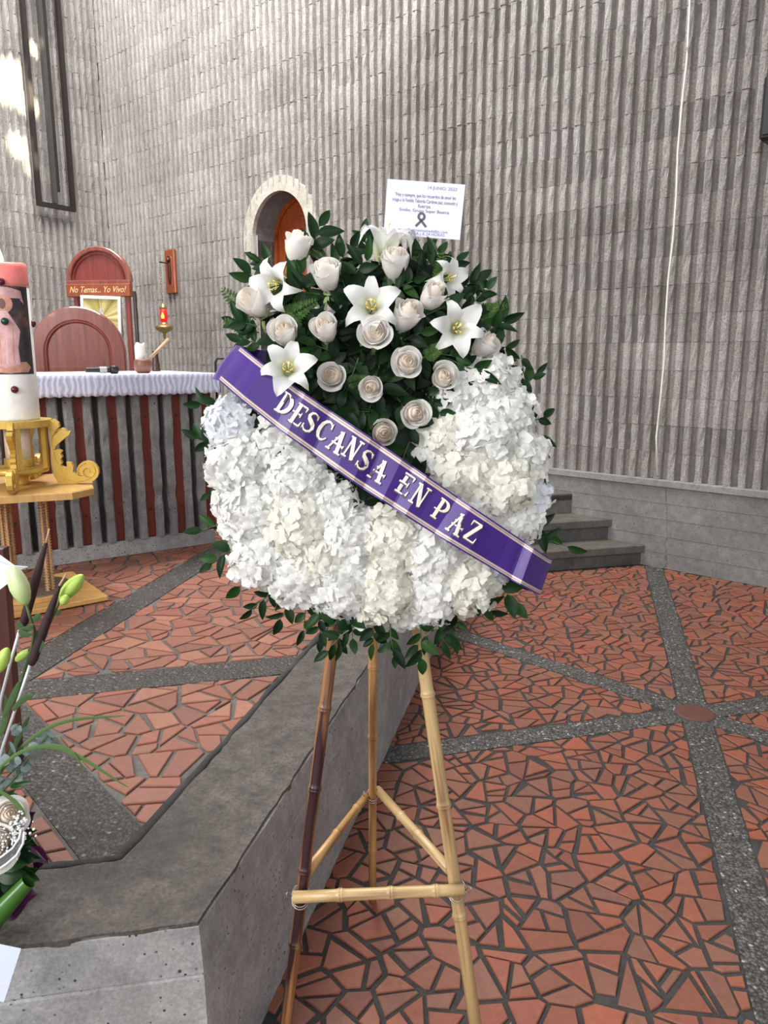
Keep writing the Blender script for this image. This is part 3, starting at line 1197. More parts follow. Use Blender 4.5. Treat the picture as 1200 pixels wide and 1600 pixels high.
tag(MB().lathe([(6.5 * vk, 0), (6.8 * vk, 3 * vk), (5.6 * vk, 5 * vk), (6.2 * vk, 8 * vk), (5.2 * vk, 14 * vk), (4.4 * vk, 24 * vk), (4.8 * vk, 31 * vk), (4.2 * vk, 31 * vk), (3.6 * vk, 24 * vk)], 20, Matrix.Translation(vm)).build(
    'turned_holder', M['dark_wood'], None, True), 'dark turned wooden holder standing behind the brown bowl on the altar', 'holder')


# ---- chairs behind the altar
def arch_pts(R, drop, n=28):
    return [(R, -drop)] + [(R * math.cos(math.pi * k / n), R * math.sin(math.pi * k / n)) for k in range(n + 1)] + [(-R, -drop)]


def arch_slab(mb, R, drop, y0, y1, T, ch=.008):
    a, b = arch_pts(R, drop), arch_pts(R - ch, drop)
    mb.rings([[(x, y1, z) for x, z in a], [(x, y0 + ch, z) for x, z in a], [(x, y0, z) for x, z in b]], T=T)


def arch_ring(mb, R0, R1, drop, y0, y1, T):
    a, b = arch_pts(R0, drop), arch_pts(R1, drop)
    k = .008
    a2, b2 = arch_pts(R0 + k, drop), arch_pts(R1 - k, drop)
    rings = []
    for (xa, za), (xb, zb), (xc, zc), (xd, zd) in zip(a, b, a2, b2):
        rings.append([(xa, y1, za), (xa, y0 + k, za), (xc, y0, zc), (xd, y0, zd), (xb, y0 + k, zb), (xb, y1, zb)])
    mb.rings(rings, T=T)


YC = 5.35
cc = on_y(122, 552, YC)
R = on_y(193, 552, YC).x - cc.x
CM = Matrix.Translation(cc) @ Matrix.Rotation(rad(8), 4, 'Z')
chair = thing('armchair', (cc.x, cc.y, DZ), 'low mahogany chair with a round arched back standing behind the altar', 'chair')
dp_ = cc.z - DZ - .38
mb = MB()
arch_ring(mb, R * .70, R, .34, 0, .055, CM)
mb.build('back_frame', M['red_wood2'], chair)
mb = MB()
arch_ring(mb, R * .655, R * .72, .34, .006, .04, CM)
mb.build('back_moulding', M['red_wood'], chair)
mb = MB()
arch_slab(mb, R * .67, .34, .02, .045, CM)
mb.build('back_panel', M['red_wood2'], chair)
zs = DZ + .42 - cc.z
MB().box((-R * .95, -.50, zs), (R * .95, .03, zs + .06), CM, ch=.01).build('seat', M['red_wood'], chair)
for sx in (-1, 1):
    for y in (-.46, .0):
        MB().box((sx * R * .85 - .03, y - .03, DZ - cc.z), (sx * R * .85 + .03, y + .03, zs + (.0 if y < -.1 else -.0)), CM).build('leg', M['red_wood'], chair)
    MB().box((sx * R * .9 - .03, .0, zs), (sx * R * .9 + .03, .05, -.3), CM).build('back_post', M['red_wood'], chair)

YT = 7.0
tc = on_y(153, 440, YT)
Rt = on_y(206, 440, YT).x - tc.x
ppm = Rt / 53
TM = Matrix.Translation(tc) @ Matrix.Rotation(rad(-7), 4, 'Z')
thr = thing('high_backed_seat', (tc.x, tc.y, DZ), 'tall mahogany seat with arched crest and gold lettered board on two thin posts', 'seat')
mb = MB()
arch_ring(mb, Rt * .86, Rt, .0, 0, .06, TM)
mb.build('crest_frame', M['red_wood2'], thr)
mb = MB()
arch_ring(mb, Rt * .76, Rt * .81, .0, .008, .04, TM)
mb.build('crest_moulding', M['red_wood'], thr)
mb = MB()
arch_slab(mb, Rt * .88, .0, .025, .055, TM)
mb.build('crest_panel', M['red_wood'], thr)
MB().box((-Rt * .99, -.004, -.03), (Rt * .99, .05, .012), TM, ch=.006).build('rail', M['red_wood2'], thr)
MB().box((-Rt * .99, -.016, -23 * ppm), (Rt * .99, .05, -.02), TM, ch=.005).build('lettered_board', M['orange_wood'], thr)
def text_w(q):
    me = text_mesh(q, 13.0 * ppm, M['gold_letter'], .0008, .35, 'LEFT', .0005)
    return max(v.co.x for v in me.vertices), me


full, _ = text_w('No Temas... Yo Vivo!')
kx = 94 * ppm / full
for pre_, wd_ in (('', 'No'), ('No ', 'Temas...'), ('No Temas... ', 'Yo'), ('No Temas... Yo ', 'Vivo!')):
    x1, _ = text_w(pre_ + wd_)
    w1, me = text_w(wd_)
    for v in me.vertices:
        v.co.x = (v.co.x + x1 - w1) * kx - 47 * ppm
    tag(link('lettering', me, bpy.data.objects['lettered_board'], TM @ Matrix.Translation((0, -.0175, -16.5 * ppm)) @ Matrix.Rotation(rad(90), 4, 'X')), kind='stuff')
for px in (113.5, 198.5):
    xx = (px - 153) * ppm
    MB().box((xx - 3.6 * ppm, .005, DZ - tc.z), (xx + 3.6 * ppm, .045, -22 * ppm), TM, ch=.004).build('post', M['red_wood'], thr)
for i in range(6):
    xx = (-30 + i * 12) * ppm
    MB().box((xx - 3.6 * ppm, .01, -98 * ppm), (xx + 3.6 * ppm, .03, -22 * ppm), TM, ch=.003).build('spindle', M['red_wood'], thr)
MB().box((-Rt * .8, -.42, DZ + .42 - tc.z), (Rt * .8, .03, DZ + .48 - tc.z), TM, ch=.01).build('seat', M['red_wood'], thr)
for sx in (-1, 1):
    MB().box((sx * Rt * .74 - .025, -.41, DZ - tc.z), (sx * Rt * .74 + .025, -.36, DZ + .43 - tc.z), TM).build('leg', M['red_wood'], thr)

# framed picture hung on it: pale figure in a golden burst
t = NT('golden_burst')
tc_ = t.n('ShaderNodeTexCoord')
gr = t.n('ShaderNodeTexGradient', gradient_type='RADIAL')
mp = t.n('ShaderNodeMapping')
mp.inputs['Rotation'].default_value = (rad(90), 0, 0)
t.l(tc_.outputs['Object'], mp.inputs['Vector'])
t.l(mp.outputs['Vector'], gr.inputs['Vector'])
nz = t.n('ShaderNodeTexNoise', noise_dimensions='1D')
nz.inputs['Scale'].default_value = 16
t.l(gr.outputs['Fac'], nz.inputs['W'])
M['burst'] = t.done(t.ramp(nz.outputs['Fac'], [(0.3, (0.26, 0.22, 0.06)), (0.5, (0.50, 0.42, 0.12)), (0.68, (0.80, 0.68, 0.36))]), 0.45)
M['silver'] = plain('silvered_frame', (.80, .79, .80), .4)
PM = TM @ Matrix.Translation(((157 - 153) * ppm, -.03, (440 - 496) * ppm)) @ Matrix.Rotation(rad(2.5), 4, 'Y')
pic = thing('framed_picture', PM.translation, 'square picture of a pale figure in golden rays with silver frame on tall seat', 'picture')
hw, hh, fw = 33 * ppm, 34 * ppm, 5 * ppm
link('canvas', MB().box((-hw, 0, -hh), (hw, .012, hh)).data('canvas', M['burst']), pic, PM)
for lo_, hi_ in (((-hw, -.012, hh - fw), (hw, .014, hh)), ((-hw, -.012, -hh), (hw, .014, -hh + fw)), ((-hw, -.012, -hh + fw), (-hw + fw, .014, hh - fw)), ((hw - fw, -.012, -hh + fw), (hw, .014, hh - fw))):
    MB().box(lo_, hi_, PM, ch=.003).build('frame_rail', M['silver'], pic)
fig = MB()
for pts_, y in (([(-.02, -.12), (.02, -.12), (.03, -.02), (.015, .045), (-.015, .045), (-.03, -.02)], -.0012),
                ([(-.05, -.02), (-.02, .03), (.0, .02), (-.03, -.035)], -.0016), ([(.05, -.02), (.02, .03), (.0, .02), (.03, -.035)], -.0016),
                ([(.013 * math.cos(a), .06 + .016 * math.sin(a)) for a in [2 * math.pi * i / 12 for i in range(12)]], -.002)):
    fig.rings([[(x, 0.0005, z) for x, z in pts_], [(x, y, z) for x, z in pts_]], T=PM @ Matrix.Scale(1.15, 4))
fig.build('painted_figure', plain('pale_robe', (.50, .50, .54), .6, vary=.5, scale=60), pic)

# ---- wooden plaque on the wall, hanging lamp
(qx0, qz0), (qx1, qz1) = wall_xz(259, 391, off=.06), wall_xz(277, 458, off=.06)
qx0, qx1 = min(qx0, qx1), max(qx0, qx1)
qz0, qz1 = min(qz0, qz1), max(qz0, qz1)
plq = thing('wall_plaque', BM @ Vector(((qx0 + qx1) / 2, .05, qz0)), 'narrow orange wood plaque with a dark relief figure fixed to the ribbed wall', 'plaque')
MB().box((qx0, .045, qz0), (qx1, .085, qz1), BM, ch=.008).build('panel', M['orange_wood'], plq)
xm, zm, hwq, hhq = (qx0 + qx1) / 2, (qz0 + qz1) / 2, (qx1 - qx0) * .27, (qz1 - qz0) * .36
mb = MB()
mb.rings([[(xm + hwq * .55 * math.cos(a), .088, zm - hhq * .1 + hhq * .72 * math.sin(a)) for a in [2 * math.pi * i / 24 for i in range(24)]],
          [(xm + hwq * .4 * math.cos(a), .10, zm - hhq * .1 + hhq * .66 * math.sin(a)) for a in [2 * math.pi * i / 24 for i in range(24)]]], T=BM)
mb.lathe([(.02, -.02), (.026, 0), (.02, .02), (.004, .03)], 12, BM @ Matrix.Translation((xm, .098, zm + hhq * .72)))
mb.build('relief_figure', M['dark_wood'], plq, True)
mb = MB()
aa = [(xm + hwq * math.cos(math.pi * k / 16), zm + hhq * .62 + hwq * 1.3 * math.sin(math.pi * k / 16)) for k in range(17)]
aa = [(xm + hwq, zm - hhq)] + aa + [(xm - hwq, zm - hhq)]
mb.tube([BM @ Vector((x, .087, z)) for x, z in aa], .008, 6)
mb.build('carved_border', M['red_wood2'], plq)

YL = 8.2
lt = on_y(249, 411, YL)
lb = on_y(256, 500, YL)
lp = YL * 1.01 / 1200
lamp = thing('sanctuary_lamp', lb, 'brass hanging oil lamp with glowing red glass on a chain by the ribbed wall', 'lamp')
arm_end = on_plane(262, 411, W0 + WN * .06, WN)
lt2 = on_y(249, 411, YL)
MB().tube([arm_end, lt2 + Vector((0, 0, .01)), lt2], .008, 8).build('bracket', M['steel'], lamp, True)
ch_ = MB()
top = Vector((lb.x, lb.y, on_y(255, 470, YL).z))
for i in range(14):
    a, b = lt2.lerp(top, i / 14), lt2.lerp(top, (i + 1.15) / 14)
    off = Vector((.008, 0, 0)) if i % 2 else Vector((0, .008, 0))
    ch_.tube([a, a.lerp(b, .5) + off, b, a.lerp(b, .5) - off, a], .0028, 5)
ch_.build('chain', M['brass'], lamp, True)


def lz(py):
    return on_y(256, py, YL).z - lb.z


LT = Matrix.Translation(lb)
MB().lathe([(.002, lz(473)), (2.4 * lp, lz(475)), (5.0 * lp, lz(479)), (5.6 * lp, lz(481)), (5.6 * lp, lz(483))], 20, LT).build('cap', M['brass'], lamp, True)
MB().lathe([(5.4 * lp, lz(482)), (5.6 * lp, lz(490)), (5.6 * lp, lz(500)), (4.6 * lp, lz(503))], 20, LT).build('red_glass', M['red_glass'], lamp, True)
MB().lathe([(2.2 * lp, lz(498)), (2.6 * lp, lz(494)), (.6 * lp, lz(488))], 10, LT @ Matrix.Translation((0, -5.2 * lp, 0))).build('flame', emit('red_flame', (1, .25, .04), 4), lamp, True)
MB().lathe([(4.6 * lp, lz(503)), (5 * lp, lz(505)), (9 * lp, lz(508)), (13.5 * lp, lz(510)), (13.5 * lp, lz(512)), (11.5 * lp, lz(516)), (6 * lp, lz(519)), (2.5 * lp, lz(521)), (2.2 * lp, lz(525)), (1.6 * lp, lz(528)), (.2 * lp, lz(530))], 28, LT).build('brass_bowl', M['brass'], lamp, True)
pol = LU * -1
# slim dark pipe and dark frame on the wall
px0, pz0 = wall_xz(210, 455, off=.05)
MB().tube([BM @ Vector((px0, .052, .45)), BM @ Vector((px0, .052, pz0))], .020, 8).build('wall_pipe', M['steel'], wall_back, True)

# thin black stand at the right end of the altar
ms0 = on_y(337, 580, 4.75)
stand = thing('metal_stand', (ms0.x, ms0.y, DZ), 'thin black bent metal stand at the end of the altar behind the ribbon', 'stand')
top_l = on_y(338, 566, 4.75)
top_r = on_y(372, 560, 4.75)
MB().tube([(ms0.x, ms0.y, DZ + .02), (ms0.x, ms0.y, top_l.z), (ms0.x + .012, ms0.y, top_l.z + .022), (ms0.x + .035, ms0.y, top_r.z), top_r], .0075, 8).build('bent_rod', M['black'], stand, True)
MB().lathe([(.13, 0), (.13, .012), (.02, .03)], 24, Matrix.Translation((ms0.x, ms0.y, DZ + .002))).build('foot', M['black'], stand, True)

# ---- steel frame with two hanging bars on the left wall
OFF = .16


def lxz(px, py, off=OFF):
    q = LM.inverted() @ on_plane(px, py, LM.translation + LN * off, LN)
    return q.x, q.z


(fx0, fz0), (fx1, fz1) = lxz(62, 322), lxz(115, 330)
xl, xr = min(fx0, fx1), max(fx0, fx1)
zb = (fz0 + fz1) / 2
sf = thing('steel_frame', LM @ Vector(((xl + xr) / 2, OFF, zb)), 'tall dark steel frame with two hanging bars on the ribbed left wall', 'frame')
W_ = .024
MB().box((xl - W_, OFF - .03, zb), (xl + W_, OFF + .02, 6.6), LM).build('upright', M['steel'], sf)
MB().box((xr - W_, OFF - .03, zb), (xr + W_, OFF + .02, 6.6), LM).build('upright', M['steel'], sf)
MB().box((xl + W_, OFF - .03, zb - .001), (xr - W_, OFF + .02, zb + 2 * W_), LM).build('bottom_rail', M['steel'], sf)
b0, bz0 = lxz(87, 318)
b1, bz1 = lxz(92, 300)
MB().box((b0 - .022, OFF - .03, bz0), (b0 + .026, OFF + .02, 6.6), LM).build('hanging_bar', plain('grey_steel', (.055, .052, .050), .5), sf)
MB().box((b0 - .062, OFF - .03, bz1), (b0 - .026, OFF + .02, 6.6), LM).build('hanging_bar', M['steel'], sf)
MB().box((xl - .02, -.02, 6.3), (xr + .02, OFF - .03, 6.36), LM).build('wall_bracket', M['steel'], sf)

# ---- loudspeaker at the right end of the back wall
(u0, w0), (u1, w1) = wall_xz(1186, 222, off=.3), wall_xz(1186, 119, off=.3)
zt, zb_ = w1, w0
SX = u0
spk = thing('loudspeaker', BM @ Vector((SX - .13, .2, zb_)), 'black loudspeaker fixed high on the ribbed wall at the edge of view', 'speaker')
MB().box((SX - .28, .12, zb_), (SX, .32, zt), BM, ch=.018).build('cabinet', M['black'], spk)
MB().box((SX - .262, .316, zb_ + .025), (SX - .018, .331, zt - .025), BM, ch=.006).build('grille', plain('speaker_grille', (.02, .02, .022), .6), spk)
MB().box((SX - .19, .052, (zb_ + zt) / 2 - .05), (SX - .11, .13, (zb_ + zt) / 2 + .05), BM).build('wall_bracket', M['steel'], spk)

# ------------------------------------------------------------------ big candle on its gilded stand
AX, AY = -1.55, 3.24


def sz(py, dy=0.0):
    return on_y(33, py, AY + dy).z


ST = lambda z=0.0: Matrix.Translation((AX, AY, z))
zpl = sz(757)
zr = sz(660, -.14)
stand = thing('candle_stand', (AX, AY, DZ), 'gilded candle stand with carved scrolls and twisted columns on a square board', 'stand')
BR = Matrix.Translation((AX, AY, DZ)) @ Matrix.Rotation(rad(38.5), 4, 'Z')
MB().box((-.25, -.25, .006), (.25, .25, .028), BR, ch=.003).build('base_board', M['base_wood'], stand)
for a in (-1, 1):
    for b in (-1, 1):
        MB().lathe([(.02, -.001), (.02, .007)], 10, BR @ Matrix.Translation((a * .2, b * .2, 0))).build('foot', M['dark_wood'], stand)
MB().lathe([(.175, .028), (.178, .030), (.178, .046), (.17, .05)], 40, ST(DZ)).build('base_disc', M['gold_wood'], stand)
MB().lathe([(.168, .05), (.165, .056), (.02, .058)], 40, ST(DZ)).build('disc_top', M['brown_disc'], stand)
tw = MB()
H_ = zpl - .03 - DZ - .055
n = 34
tw.rings([[((.0088 + .0034 * (1 - 2 * (i % 2))) * math.cos(a), (.0088 + .0034 * (1 - 2 * (i % 2))) * math.sin(a), H_ * i / (2 * n)) for a in [2 * math.pi * j / 8 for j in range(8)]] for i in range(2 * n + 1)])
twd = tw.data('twisted_column', M['twist'], False)
for ang, rr in ((-22, .112), (-110, .112), (152, .112)):
    for da in (-7, 7):
        a = rad(ang + da)
        link('twisted_column', twd, stand, ST(DZ + .055) @ Matrix.Translation((rr * math.cos(a), rr * math.sin(a), 0)))
oc = []
for i in range(4):
    a0 = rad(22 + 90 * i)
    for s_ in (-1, 1):
        c_, q_ = .285, .20
        x, y = (c_, s_ * q_)
        oc.append((x * math.cos(a0) - y * math.sin(a0), x * math.sin(a0) + y * math.cos(a0)))
MB().prism(oc, zpl - .03, zpl, ST(), ch=.004).build('top_board', M['gold_wood'], stand)
zk = sz(741, -.05)
MB().lathe([(.03, zpl), (.034, zpl + .008), (.032, zpl + .02), (.036, zk - .004), (.10, zk), (.115, zk + .004), (.115, zk + .022), (.10, zk + .026)], 32, ST()).build('cup_base', M['gold'], stand, True)
MB().lathe([(.056, zk + .026), (.058, zk + .03), (.058, zk + .062), (.05, zk + .064)], 28, ST()).build('cup', M['gold'], stand, True)
MB().lathe([(.050, zk + .06), (.050, zr - .008)], 28, ST()).build('inner_tube', M['wax'], stand, True)
rg = MB()
rg.rings([[((.142 if o else .06) * math.cos(a), (.142 if o else .06) * math.sin(a), z) for o, z in ((0, zr - .028), (1, zr - .028), (1, zr), (0, zr))] for a in [2 * math.pi * i / 40 for i in range(41)]], T=ST(), caps=False)
rg.build('ring', M['gold'], stand)
for i in range(6):
    a = rad(-122 + 60 * i)
    MB().box((-.009, -.009, zk + .02), (.009, .009, zr - .02), ST() @ Matrix.Rotation(a, 4, 'Z') @ Matrix.Translation((.117, 0, 0))).build('cage_post', M['gold'], stand)
# carved acanthus scrolls, from axis outwards
out = [(575, 205), (600, 225), (640, 208), (690, 250), (697, 292), (640, 350), (622, 400), (720, 305), (752, 320), (768, 346), (815, 338), (790, 385), (700, 452), (645, 500), (622, 548), (665, 540),
       (702, 560), (682, 590), (700, 622), (678, 650), (692, 690), (672, 715), (700, 735), (742, 748), (740, 680), (790, 688), (808, 740), (800, 795), (850, 835), (905, 842)]
cx_, cy_, r0 = 960, 790, 118
sp_ = [(cx_ + r0 * math.cos(a) * (0.92 if a < 3 else 1), cy_ - r0 * math.sin(a) * 1.02) for a in [rad(215 - 20 * i) for i in range(16)]]
out += [(870, 800)] + [(cx_ + r0 * math.cos(rad(a)), cy_ - r0 * math.sin(rad(a))) for a in (190, 165, 140, 115, 90, 65, 40, 15, -10, -35, -60, -85, -110)] + [(830, 925), (640, 928), (596, 835), (580, 700), (590, 520), (592, 400), (574, 300)]
out = [((x - 233) * .000387, (928 - y) * .000387) for x, y in out]
sc_m = MB()
sc_m.rings([[(x, -.011, z) for x, z in out], [(x, .011, z) for x, z in out]])
spir = []
for i in range(26):
    a = rad(200 - 24 * i)
    q = r0 * (.92 - .032 * i)
    spir.append((((cx_ + q * math.cos(a)) - 233) * .000387, ((928 - (cy_ - q * math.sin(a)))) * .000387))
for sgn in (-1, 1):
    sc_m.tube([(x, sgn * .011, z) for x, z in spir], .0035, 5)
    sc_m.tube([(x, sgn * .011, z) for x, z in [((p - 233) * .000387, (928 - q) * .000387) for p, q in ((600, 480), (615, 400), (660, 340), (715, 315))]], .003, 5)
    sc_m.tube([(x, sgn * .011, z) for x, z in [((p - 233) * .000387, (928 - q) * .000387) for p, q in ((610, 800), (680, 860), (800, 905), (900, 890), (990, 860))]], .004, 5)
    sc_m.tube([(x, sgn * .011, z) for x, z in [((p - 233) * .000387, (928 - q) * .000387) for p, q in ((590, 300), (605, 500), (625, 650), (690, 800))]], .003, 5)
scd = sc_m.data('carved_scroll', M['gold'])
for a in (6, -72, 98, 188):
    link('carved_scroll', scd, stand, ST(zpl) @ Matrix.Rotation(rad(a), 4, 'Z'))

# the candle
z0c = sz(656, -.1)
z1c = sz(411, -.0)
RC = .098
candle = thing('paschal_candle', (AX, AY, zr), 'thick white candle with pink burning top and a painted figure wrapped round it', 'candle')
zp = z0c + (z1c - z0c) * .86
mb = MB()
mb.lathe([(RC * .98, zr - .0), (RC, zr + .01), (RC, zp)], 48, ST(), caps=True)
mb.build('wax_body', M['wax'], candle, True)
mb = MB()
mb.rings([[((RC * f + (.003 * math.sin(2 * a) if f < 1 else 0)) * math.cos(a), (RC * f) * math.sin(a), z + d_ * math.sin(a * 2 + .6)) for a in [2 * math.pi * i / 40 for i in range(40)]] for f, z, d_ in
          ((1.004, zp - .012, .004), (1.004, zp + .01, .003), (1.0, z1c - .02, .004), (.94, z1c - .004, .004), (.85, z1c, .003), (.6, z1c - .02, 0), (.2, z1c - .024, 0))], T=ST())
mb.build('pink_wax_top', M['wax_pink'], candle, True)
MB().tube([(AX, AY, z1c - .03), (AX + .002, AY, z1c + .006)], .003, 6).build('wick', M['black'], candle)
fh = .075
MB().lathe([(.001, 0), (.012, .012), (.0135, .026), (.009, .048), (.003, .066), (.0005, fh)], 14, ST(z1c - .012)).build('flame', M['flame'], candle, True)


def onc(u, v, r=1.004):
    """u: angle in degrees from the camera side, v: height"""
    th = math.atan2(-AY, -AX) + rad(u)
    return (AX + RC * r * math.cos(th), AY + RC * r * math.sin(th), v)


t = NT('label_ground')
f = t.noise(t.coord(), 14, 4)
M['label'] = t.done(t.ramp(f, [(0.35, (0.02, 0.018, 0.022)), (0.55, (0.06, 0.04, 0.042)), (0.72, (0.22, 0.09, 0.085))]), 0.25)
za, zb2 = on_y(33, 585, AY - .09).z, on_y(33, 446, AY - .09).z
lab = MB().grid(lambda u, v: onc(-62 + 124 * u, za + (zb2 - za) * v), 30, 2).build('painted_label', M['label'], candle, True)
M['robe'] = plain('rose_paint', (.62, .36, .36), .3, vary=.35, scale=16)
M['skin_paint'] = plain('warm_paint', (.55, .27, .20), .3, vary=.3, scale=40)
hL = zb2 - za


def decal(name, pts, mat, r):
    mb = MB()
    vs_ = [p[1] for p in pts]
    n, m = 26, 36
    rows = []
    for j in range(n + 1):
        v = min(vs_) + (max(vs_) - min(vs_)) * (j + .02 - .04 * j / n) / n
        xs = []
        for (u0, v0), (u1, v1) in zip(pts, pts[1:] + pts[:1]):
            if (v0 <= v) != (v1 <= v):
                xs.append(u0 + (u1 - u0) * (v - v0) / (v1 - v0))
        if len(xs) >= 2:
            lo, hi = min(xs), max(xs)
            rows.append([onc(lo + (hi - lo) * i / m, za + hL * v, r) for i in range(m + 1)])
    mb.rings(rows, closed=False, caps=False)
    return mb.build(name, mat, lab, True)


decal('painted_cloud', [(-60, .02), (0, .01), (42, .02), (52, .08), (40, .14), (20, .10), (0, .13), (-30, .1), (-60, .14)], M['skin_paint'], 1.006)
decal('painted_robe', [(-34, .10), (-10, .07), (14, .09), (24, .10), (22, .3), (30, .50), (16, .62), (4, .72), (-12, .72), (-30, .60), (-36, .4)], M['robe'], 1.008)
decal('painted_glow', [(-6 + 24 * math.cos(a), .80 + .11 * math.sin(a)) for a in [2 * math.pi * i / 16 for i in range(16)]], M['skin_paint'], 1.006)
decal('painted_head', [(-5 + 8 * math.cos(a), .80 + .06 * math.sin(a)) for a in [2 * math.pi * i / 12 for i in range(12)]], plain('dark_paint', (.16, .07, .05), .4), 1.010)
decal('painted_drape', [(-60, .86), (-30, .88), (10, .9), (34, .86), (46, .8), (40, .95), (10, .985), (-60, .985)], M['robe'], 1.006)
for k, (a0, w_) in enumerate(((-20, 3), (-6, 2.5), (8, 3), (16, 2))):
    decal('painted_fold', [(a0, .12), (a0 + w_, .11), (a0 + w_ + 3, .5), (a0 + 6, .62)], plain('pale_fold', (.72, .50, .50), .3) if k % 2 else M['skin_paint'], 1.011)
M['stud_red'] = plain('dark_red_stud', (.10, .008, .02), .2)
for a, py, mt in ((-2, 502, plain('green_stud', (.0, .06, .03), .15)), (5, 609, M['stud_red']), (82, 504, M['stud_red']), (-78, 505, M['stud_red']), (-2, 440, M['stud_red'])):
    z = on_y(33, py, AY - .1).z
    th = math.atan2(-AY, -AX) + rad(a)
    T = Matrix.Translation(onc(a, z, 1.0)) @ frame((math.cos(th), math.sin(th), 0)).to_4x4()
    MB().lathe([(.014, -.002), (.015, .004), (.012, .011), (.005, .015)], 14, T).build('wax_stud', mt, candle, True)

# ------------------------------------------------------------------ easel of bamboo poles
LEAN = math.atan(.147)
EV = Vector((0, math.sin(LEAN), math.cos(LEAN)))      # up along the easel
EN = Vector((0, -math.cos(LEAN), math.sin(LEAN)))     # out of it, to the camera
EU = Vector((1, 0, 0))
EO = Vector((0, 1.38 - .005, 0))


def eas(px, py, h=0.0):
    return on_plane(px, py, EO + EN * h, EN)


def floor_end(a, b):
    """extend the line a->b down to the floor"""
    t = (a.z - .002) / (a.z - b.z)
    return a + (b - a) * t


M['bamboo_dark'] = bamboo('bamboo_dark', (0.40, 0.19, 0.075), (0.035, 0.012, 0.014), 0.44)
M['bamboo_light'] = bamboo('bamboo_light', (0.52, 0.36, 0.17), (0.20, 0.10, 0.05), 0.30)
M['bamboo_mid'] = bamboo('bamboo_mid', (0.46, 0.26, 0.10), (0.16, 0.07, 0.03), 0.34)
M['wire'] = plain('tie_wire', (.45, .42, .40), .35, .8)
easel = thing('easel', (0, 1.55, 0), 'three-legged bamboo easel with tied crossbars standing on the terracotta floor below the wreath', 'easel')


def pole(name, a, b, r0, r1, nodes, mat, parent):
    a, b = Vector(a), Vector(b)
    L = (b - a).length
    prof = []
    zs = sorted(nodes)
    pts = [0.0]
    prof.append((r0 * .55, .001))
    prof.append((r0, 0.002))
    for q in zs:
        z = q * L
        r = r0 + (r1 - r0) * q
        prof += [(r * .98, z - .012), (r * 1.06, z - .004), (r * 1.20, z - .0012), (r * .97, z), (r * 1.20, z + .0016), (r * 1.04, z + .005), (r * .985, z + .014)]
    prof += [(r1, L - .002), (r1 * .6, L - .001)]
    d = (b - a).normalized()
    T = Matrix.Translation(a) @ frame(d).to_4x4()
    o = link(name, MB().lathe(prof, 14).data(name, mat, True), parent, T)
    return o


apexz = 1.52
la, lb_ = eas(520, 1005), eas(448, 1585)
ra, rb = eas(657, 1005), eas(742, 1597)
lf, rf = floor_end(la, lb_), floor_end(ra, rb)
rear_f = on_z(582, 1409)
rear_t = on_y(584, 1010, rear_f.y - .153 * .9)
rear_dir = (rear_t - rear_f).normalized()
ltop = lf + (la - lf) * (1.42 / la.z)
rtop = rf + (ra - rf) * (1.42 / ra.z)
rear_top = Vector(((ltop.x + rtop.x) / 2 * .5 + rear_t.x * .5, ltop.y + .045, 1.40))


def nodes_at(f, t, pys, kind):
    out = []
    for py in pys:
        best = min(range(1001), key=lambda i: abs(proj(f.lerp(t, i / 1000))[1] - py))
        out.append(best / 1000)
    return out


pole('leg', lf, ltop, .0128, .0125, nodes_at(lf, ltop, (1475, 1360, 1232, 1107, 900, 760), 0), M['bamboo_dark'], easel)['label'] = 'dark streaked bamboo leg'
pole('leg', rf, rtop, .0140, .0135, nodes_at(rf, rtop, (1430, 1258, 1085, 900, 760), 0), M['bamboo_light'], easel)['label'] = 'pale straw coloured bamboo leg'
pole('leg', rear_f, rear_top, .0105, .0115, nodes_at(rear_f, rear_top, (1328, 1150, 1041, 900), 0), M['bamboo_mid'], easel)['label'] = 'thin brown bamboo rear leg'
fa, fb = eas(456, 1402, .027), eas(727, 1390, .027)
bar = pole('crossbar', fa, fb, .0125, .0118, (.28, .57, .83), M['bamboo_light'], easel)
# the side bars from the front legs to the rear leg
j = min(range(1001), key=lambda i: abs(proj(rear_f.lerp(rear_top, i / 1000))[1] - 1242))
rj = rear_f.lerp(rear_top, j / 1000)
lj, rjj = eas(478, 1372), eas(703, 1368)
dl, dr2 = (rj - lj).normalized(), (rj - rjj).normalized()
off = Vector((0, 0, 0))
pole('crossbar', lj - dl * .012 + Vector((.004, .026, 0)), rj + dl * .015 + Vector((-.020, -.006, -.004)), .0115, .0098, (.45, .8), M['bamboo_mid'], easel)
pole('crossbar', rjj - dr2 * .012 + Vector((-.004, .027, 0)), rj + dr2 * .02 + Vector((.020, -.008, .012)), .0115, .0112, (.38, .62), M['bamboo_light'], easel)


def tie(p, n, r):
    mb = MB()
    for q in range(2):
        pts = [p + Vector((math.cos(a) * r, -.002 + math.sin(a) * r, math.sin(a) * r * .7 + (q - .5) * .006)) for a in [2 * math.pi * i / 18 for i in range(19)]]
        mb.tube(pts, .0012, 5)
    e = p + Vector((r * (.9 if n > 0 else -.9), -r * .6, r * .4))
    mb.tube([e, e + Vector((.004 * n, -.004, .012)), e + Vector((.010 * n, -.006, .014)), e + Vector((.011 * n, -.005, .004)), e + Vector((.004 * n, -.004, -.001))], .0011, 5)
    mb.build('wire_tie', M['wire'], easel, True)


tie(eas(470, 1400, .012), -1, .019)
tie(eas(714, 1391, .012), 1, .019)
tie(rj, -1, .015)

# ------------------------------------------------------------------ the wreath
BASE = .030                                            # the wreath lies this far in front of the legs


def wp(px, py, h=0.0):
    return eas(px, py, BASE + h)


def wdir(dx, dy, dn=0.0):
    """direction in the picture of the wreath: right, up, out"""
    return (EU * dx + EV * dy + EN * dn).normalized()


